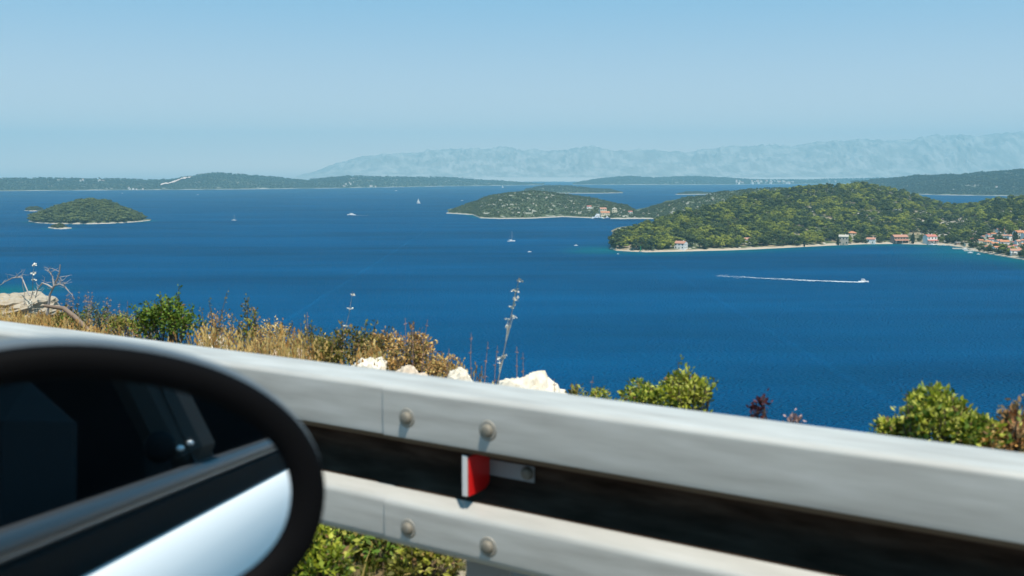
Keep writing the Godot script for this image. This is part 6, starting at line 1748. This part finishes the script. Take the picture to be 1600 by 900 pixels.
	stalk([7.136, 4.864], [7.054, 0.189, 4.849], "dry purplish stem with beaded buds above the sage bush", [[0.97, 0.000, 0.0060], [0.88, 0.004, 0.0080], [0.78, -0.004, 0.0080], [0.68, 0.003, 0.0080], [0.58, -0.004, 0.0080], [0.48, 0.003, 0.0070]], 0.0022, Color(0.2, 0.14, 0.12), rng, Color(0.3, 0.22, 0.17))
	stalk([6.618, 4.668], [6.693, 0.233, 4.710], "dry purplish stem with beaded buds above the sage bush", [[0.97, 0.000, 0.0060], [0.88, 0.004, 0.0080], [0.78, -0.004, 0.0080], [0.68, 0.003, 0.0080], [0.58, -0.004, 0.0080], [0.48, 0.003, 0.0070]], 0.0022, Color(0.2, 0.14, 0.12), rng, Color(0.3, 0.22, 0.17))
	stalk([6.391, 4.507], [6.364, 0.272, 4.501], "dry purplish stem with beaded buds above the sage bush", [[0.97, 0.000, 0.0060], [0.88, 0.004, 0.0080], [0.78, -0.004, 0.0080], [0.68, 0.003, 0.0080], [0.58, -0.004, 0.0080], [0.48, 0.003, 0.0070]], 0.0022, Color(0.2, 0.14, 0.12), rng, Color(0.3, 0.22, 0.17))
	stalk([6.700, 4.569], [6.701, 0.261, 4.566], "dry purplish stem with beaded buds above the sage bush", [[0.97, 0.000, 0.0060], [0.88, 0.004, 0.0080], [0.78, -0.004, 0.0080], [0.68, 0.003, 0.0080], [0.58, -0.004, 0.0080], [0.48, 0.003, 0.0070]], 0.0022, Color(0.2, 0.14, 0.12), rng, Color(0.3, 0.22, 0.17))
	stalk([6.521, 4.707], [6.493, 0.202, 4.713], "dry purplish stem with beaded buds above the sage bush", [[0.97, 0.000, 0.0060], [0.88, 0.004, 0.0080], [0.78, -0.004, 0.0080], [0.68, 0.003, 0.0080], [0.58, -0.004, 0.0080], [0.48, 0.003, 0.0070]], 0.0022, Color(0.2, 0.14, 0.12), rng, Color(0.3, 0.22, 0.17))
	stalk([6.305, 4.599], [6.260, 0.258, 4.577], "dry purplish stem with beaded buds above the sage bush", [[0.97, 0.000, 0.0060], [0.88, 0.004, 0.0080], [0.78, -0.004, 0.0080], [0.68, 0.003, 0.0080], [0.58, -0.004, 0.0080], [0.48, 0.003, 0.0070]], 0.0022, Color(0.2, 0.14, 0.12), rng, Color(0.3, 0.22, 0.17))
	stalk([6.597, 4.804], [6.639, 0.174, 4.845], "dry purplish stem with beaded buds above the sage bush", [[0.97, 0.000, 0.0060], [0.88, 0.004, 0.0080], [0.78, -0.004, 0.0080], [0.68, 0.003, 0.0080], [0.58, -0.004, 0.0080], [0.48, 0.003, 0.0070]], 0.0022, Color(0.2, 0.14, 0.12), rng, Color(0.3, 0.22, 0.17))
	stalk([6.719, 4.705], [6.725, 0.229, 4.724], "dry purplish stem with beaded buds above the sage bush", [[0.97, 0.000, 0.0060], [0.88, 0.004, 0.0080], [0.78, -0.004, 0.0080], [0.68, 0.003, 0.0080], [0.58, -0.004, 0.0080], [0.48, 0.003, 0.0070]], 0.0022, Color(0.2, 0.14, 0.12), rng, Color(0.3, 0.22, 0.17))
	stalk([6.959, 4.877], [6.962, 0.203, 4.897], "dry purplish stem with beaded buds above the sage bush", [[0.97, 0.000, 0.0060], [0.88, 0.004, 0.0080], [0.78, -0.004, 0.0080], [0.68, 0.003, 0.0080], [0.58, -0.004, 0.0080], [0.48, 0.003, 0.0070]], 0.0022, Color(0.2, 0.14, 0.12), rng, Color(0.3, 0.22, 0.17))
	stalk([6.438, 4.724], [6.457, 0.136, 4.768], "dry purplish stem with beaded buds above the sage bush", [[0.97, 0.000, 0.0060], [0.88, 0.004, 0.0080], [0.78, -0.004, 0.0080], [0.68, 0.003, 0.0080], [0.58, -0.004, 0.0080], [0.48, 0.003, 0.0070]], 0.0022, Color(0.2, 0.14, 0.12), rng, Color(0.3, 0.22, 0.17))
	stalk([6.409, 4.677], [6.297, 0.237, 4.634], "dry purplish stem with beaded buds above the sage bush", [[0.97, 0.000, 0.0060], [0.88, 0.004, 0.0080], [0.78, -0.004, 0.0080], [0.68, 0.003, 0.0080], [0.58, -0.004, 0.0080], [0.48, 0.003, 0.0070]], 0.0022, Color(0.2, 0.14, 0.12), rng, Color(0.3, 0.22, 0.17))
	stalk([7.023, 4.814], [7.073, 0.215, 4.853], "dry purplish stem with beaded buds above the sage bush", [[0.97, 0.000, 0.0060], [0.88, 0.004, 0.0080], [0.78, -0.004, 0.0080], [0.68, 0.003, 0.0080], [0.58, -0.004, 0.0080], [0.48, 0.003, 0.0070]], 0.0022, Color(0.2, 0.14, 0.12), rng, Color(0.3, 0.22, 0.17))
	stalk([6.723, 4.557], [6.772, 0.186, 4.595], "dry purplish stem with beaded buds above the sage bush", [[0.97, 0.000, 0.0060], [0.88, 0.004, 0.0080], [0.78, -0.004, 0.0080], [0.68, 0.003, 0.0080], [0.58, -0.004, 0.0080], [0.48, 0.003, 0.0070]], 0.0022, Color(0.2, 0.14, 0.12), rng, Color(0.3, 0.22, 0.17))
	stalk([6.219, 4.659], [6.237, 0.207, 4.658], "dry purplish stem with beaded buds above the sage bush", [[0.97, 0.000, 0.0060], [0.88, 0.004, 0.0080], [0.78, -0.004, 0.0080], [0.68, 0.003, 0.0080], [0.58, -0.004, 0.0080], [0.48, 0.003, 0.0070]], 0.0022, Color(0.2, 0.14, 0.12), rng, Color(0.3, 0.22, 0.17))
	stalk([6.293, 4.673], [6.246, 0.148, 4.674], "dry purplish stem with beaded buds above the sage bush", [[0.97, 0.000, 0.0060], [0.88, 0.004, 0.0080], [0.78, -0.004, 0.0080], [0.68, 0.003, 0.0080], [0.58, -0.004, 0.0080], [0.48, 0.003, 0.0070]], 0.0022, Color(0.2, 0.14, 0.12), rng, Color(0.3, 0.22, 0.17))
	stalk([6.939, 4.789], [6.830, 0.249, 4.741], "dry purplish stem with beaded buds above the sage bush", [[0.97, 0.000, 0.0060], [0.88, 0.004, 0.0080], [0.78, -0.004, 0.0080], [0.68, 0.003, 0.0080], [0.58, -0.004, 0.0080], [0.48, 0.003, 0.0070]], 0.0022, Color(0.2, 0.14, 0.12), rng, Color(0.3, 0.22, 0.17))
	stalk([6.574, 4.633], [6.527, 0.248, 4.645], "dry purplish stem with beaded buds above the sage bush", [[0.97, 0.000, 0.0060], [0.88, 0.004, 0.0080], [0.78, -0.004, 0.0080], [0.68, 0.003, 0.0080], [0.58, -0.004, 0.0080], [0.48, 0.003, 0.0070]], 0.0022, Color(0.2, 0.14, 0.12), rng, Color(0.3, 0.22, 0.17))
	var dead := thing("dead_branch", "bare grey forked dead branch standing beside the grey rock", "branch", road_frame)
	for q in [[0.010, Vector3(7.252, 0.031, 4.750), Vector3(7.205, 0.197, 4.750), Vector3(7.133, 0.281, 4.750), Vector3(7.068, 0.375, 4.750), Vector3(7.055, 0.440, 4.750)], [0.008, Vector3(7.168, 0.249, 4.750), Vector3(7.232, 0.271, 4.750), Vector3(7.297, 0.282, 4.750), Vector3(7.361, 0.228, 4.750), Vector3(7.401, 0.154, 4.750)], [0.006, Vector3(7.075, 0.274, 4.700), Vector3(7.085, 0.348, 4.700), Vector3(7.115, 0.377, 4.700), Vector3(7.170, 0.399, 4.700)], [0.006, Vector3(7.066, 0.280, 4.700), Vector3(6.993, 0.294, 4.700), Vector3(6.931, 0.278, 4.700), Vector3(6.886, 0.241, 4.700), Vector3(6.841, 0.214, 4.700)], [0.005, Vector3(7.075, 0.274, 4.700), Vector3(7.009, 0.293, 4.700), Vector3(6.958, 0.326, 4.700)], [0.006, Vector3(7.712, 0.139, 4.900), Vector3(7.805, 0.288, 4.900), Vector3(7.932, 0.276, 4.900), Vector3(8.044, 0.238, 4.900), Vector3(8.122, 0.201, 4.900)]]:
		var b := MB.new()
		var pts: Array = q.slice(1)
		var rr := []
		for k in pts.size(): rr.append(q[0] * (1.0 - 0.65 * k / (pts.size() - 1.0)))
		b.tube(pts, rr, 7)
		for k in 9:
			var u := rng.randf_range(0.3, 0.98) * (pts.size() - 1.001)
			var st: Vector3 = pts[int(u)].lerp(pts[int(u) + 1], u - int(u))
			var tw := Vector3(rng.randfn(), rng.randf_range(0.1, 1.2), rng.randfn()).normalized() * rng.randf_range(0.03, 0.12)
			b.tube([st, st + tw * 0.5 + Vector3(rng.randfn(), rng.randfn(), rng.randfn()) * 0.008, st + tw], [q[0] * 0.3, q[0] * 0.2, 0.0008], 5)
		part("limb", b.mesh(paint(Color(0.36, 0.33, 0.31))), dead)
	var log_ := thing("fallen_limb", "weathered brown fallen limb lying across the low green plant", "branch", road_frame)
	var lb := MB.new()
	lb.tube([Vector3(6.820, 0.165, 4.450), Vector3(6.590, 0.162, 4.450), Vector3(6.460, 0.105, 4.450), Vector3(6.305, 0.015, 4.450)], [0.012, 0.017, 0.018, 0.016], 10)
	part("limb", lb.mesh(paint(Color(0.2, 0.14, 0.1))), log_)
	stone([8.033, 5.000, 0.260, 0.598], "large cracked grey limestone boulder beside the dead branch", Color(0.42, 0.37, 0.3), 12)
	stone([4.076, 3.600, 0.367, 0.208], "rounded white rock at the foot of the bright green shrub", Color(0.74, 0.68, 0.58), 15)
	stone([3.398, 3.400, 0.401, 0.151], "tan rock half hidden in dry orange grass", Color(0.6, 0.46, 0.32), 18)
	stone([3.203, 3.350, 0.421, 0.105], "small pale pointed rock among dry orange grass", Color(0.68, 0.58, 0.46), 21)
	stone([2.472, 2.950, 0.471, 0.209], "clean white rock in front of the dark olive shrub", Color(0.76, 0.73, 0.66), 24)
	stone([2.212, 2.850, 0.483, 0.200], "flat pale rock in front of the dry brown shrub", Color(0.68, 0.58, 0.48), 27)
	stone([1.980, 2.850, 0.507, 0.148], "white wedge rock below the tall seed stalk", Color(0.74, 0.69, 0.6), 30)
	stone([1.786, 2.980, 0.548, 0.349], "large white limestone slab rock with brown cracks", Color(0.77, 0.72, 0.63), 33)
	stone([1.397, 2.750, 0.540, 0.048], "small white stone past the large slab rock", Color(0.74, 0.69, 0.6), 36)
	# loose straw and green grass under and behind the rail
	var tufts := []
	for k in 4: tufts.append(tuft_mesh(0.2, 0.16, 34, green + [Color(0.16, 0.17, 0.03), Color(0.22, 0.2, 0.05)], rng, 0.0028, false))
	var t := []
	var c := []
	for k in 5200:
		var s := rng.randf_range(-1.5, 7.5)
		var r := rng.randf_range(1.55, 3.1)
		if r > edge(s) + 0.15: continue
		t.append(local(s, r) * Transform3D(Basis(Vector3.UP, rng.randf() * TAU).scaled(Vector3.ONE * rng.randf_range(0.2, 0.5)), Vector3.ZERO))
		var g := rng.randf_range(0.45, 0.95)
		c.append(Color(g * rng.randf_range(0.9, 1.4), g, g * 0.7))
	cover("verge_grass", "short green grass behind the guardrail foot", tufts, t, c)
	var brown := []
	for k in 4: brown.append(tuft_mesh(0.3, 0.22, 30, dry + straw, rng, 0.003, true))
	t = []
	c = []
	for k in 2600:
		var s := rng.randf_range(0.8, 10.0)
		var r := rng.randf_range(2.5, 5.6)
		if r > edge(s) + 0.1: continue
		var g := rng.randf_range(0.8, 1.25)
		t.append(local(s, r) * Transform3D(Basis(Vector3.UP, rng.randf() * TAU).scaled(Vector3.ONE * rng.randf_range(0.4, 0.9)), Vector3.ZERO))
		c.append(Color(g, g, g))
	cover("dry_grass", "short dry grass along the edge of the drop", brown, t, c)
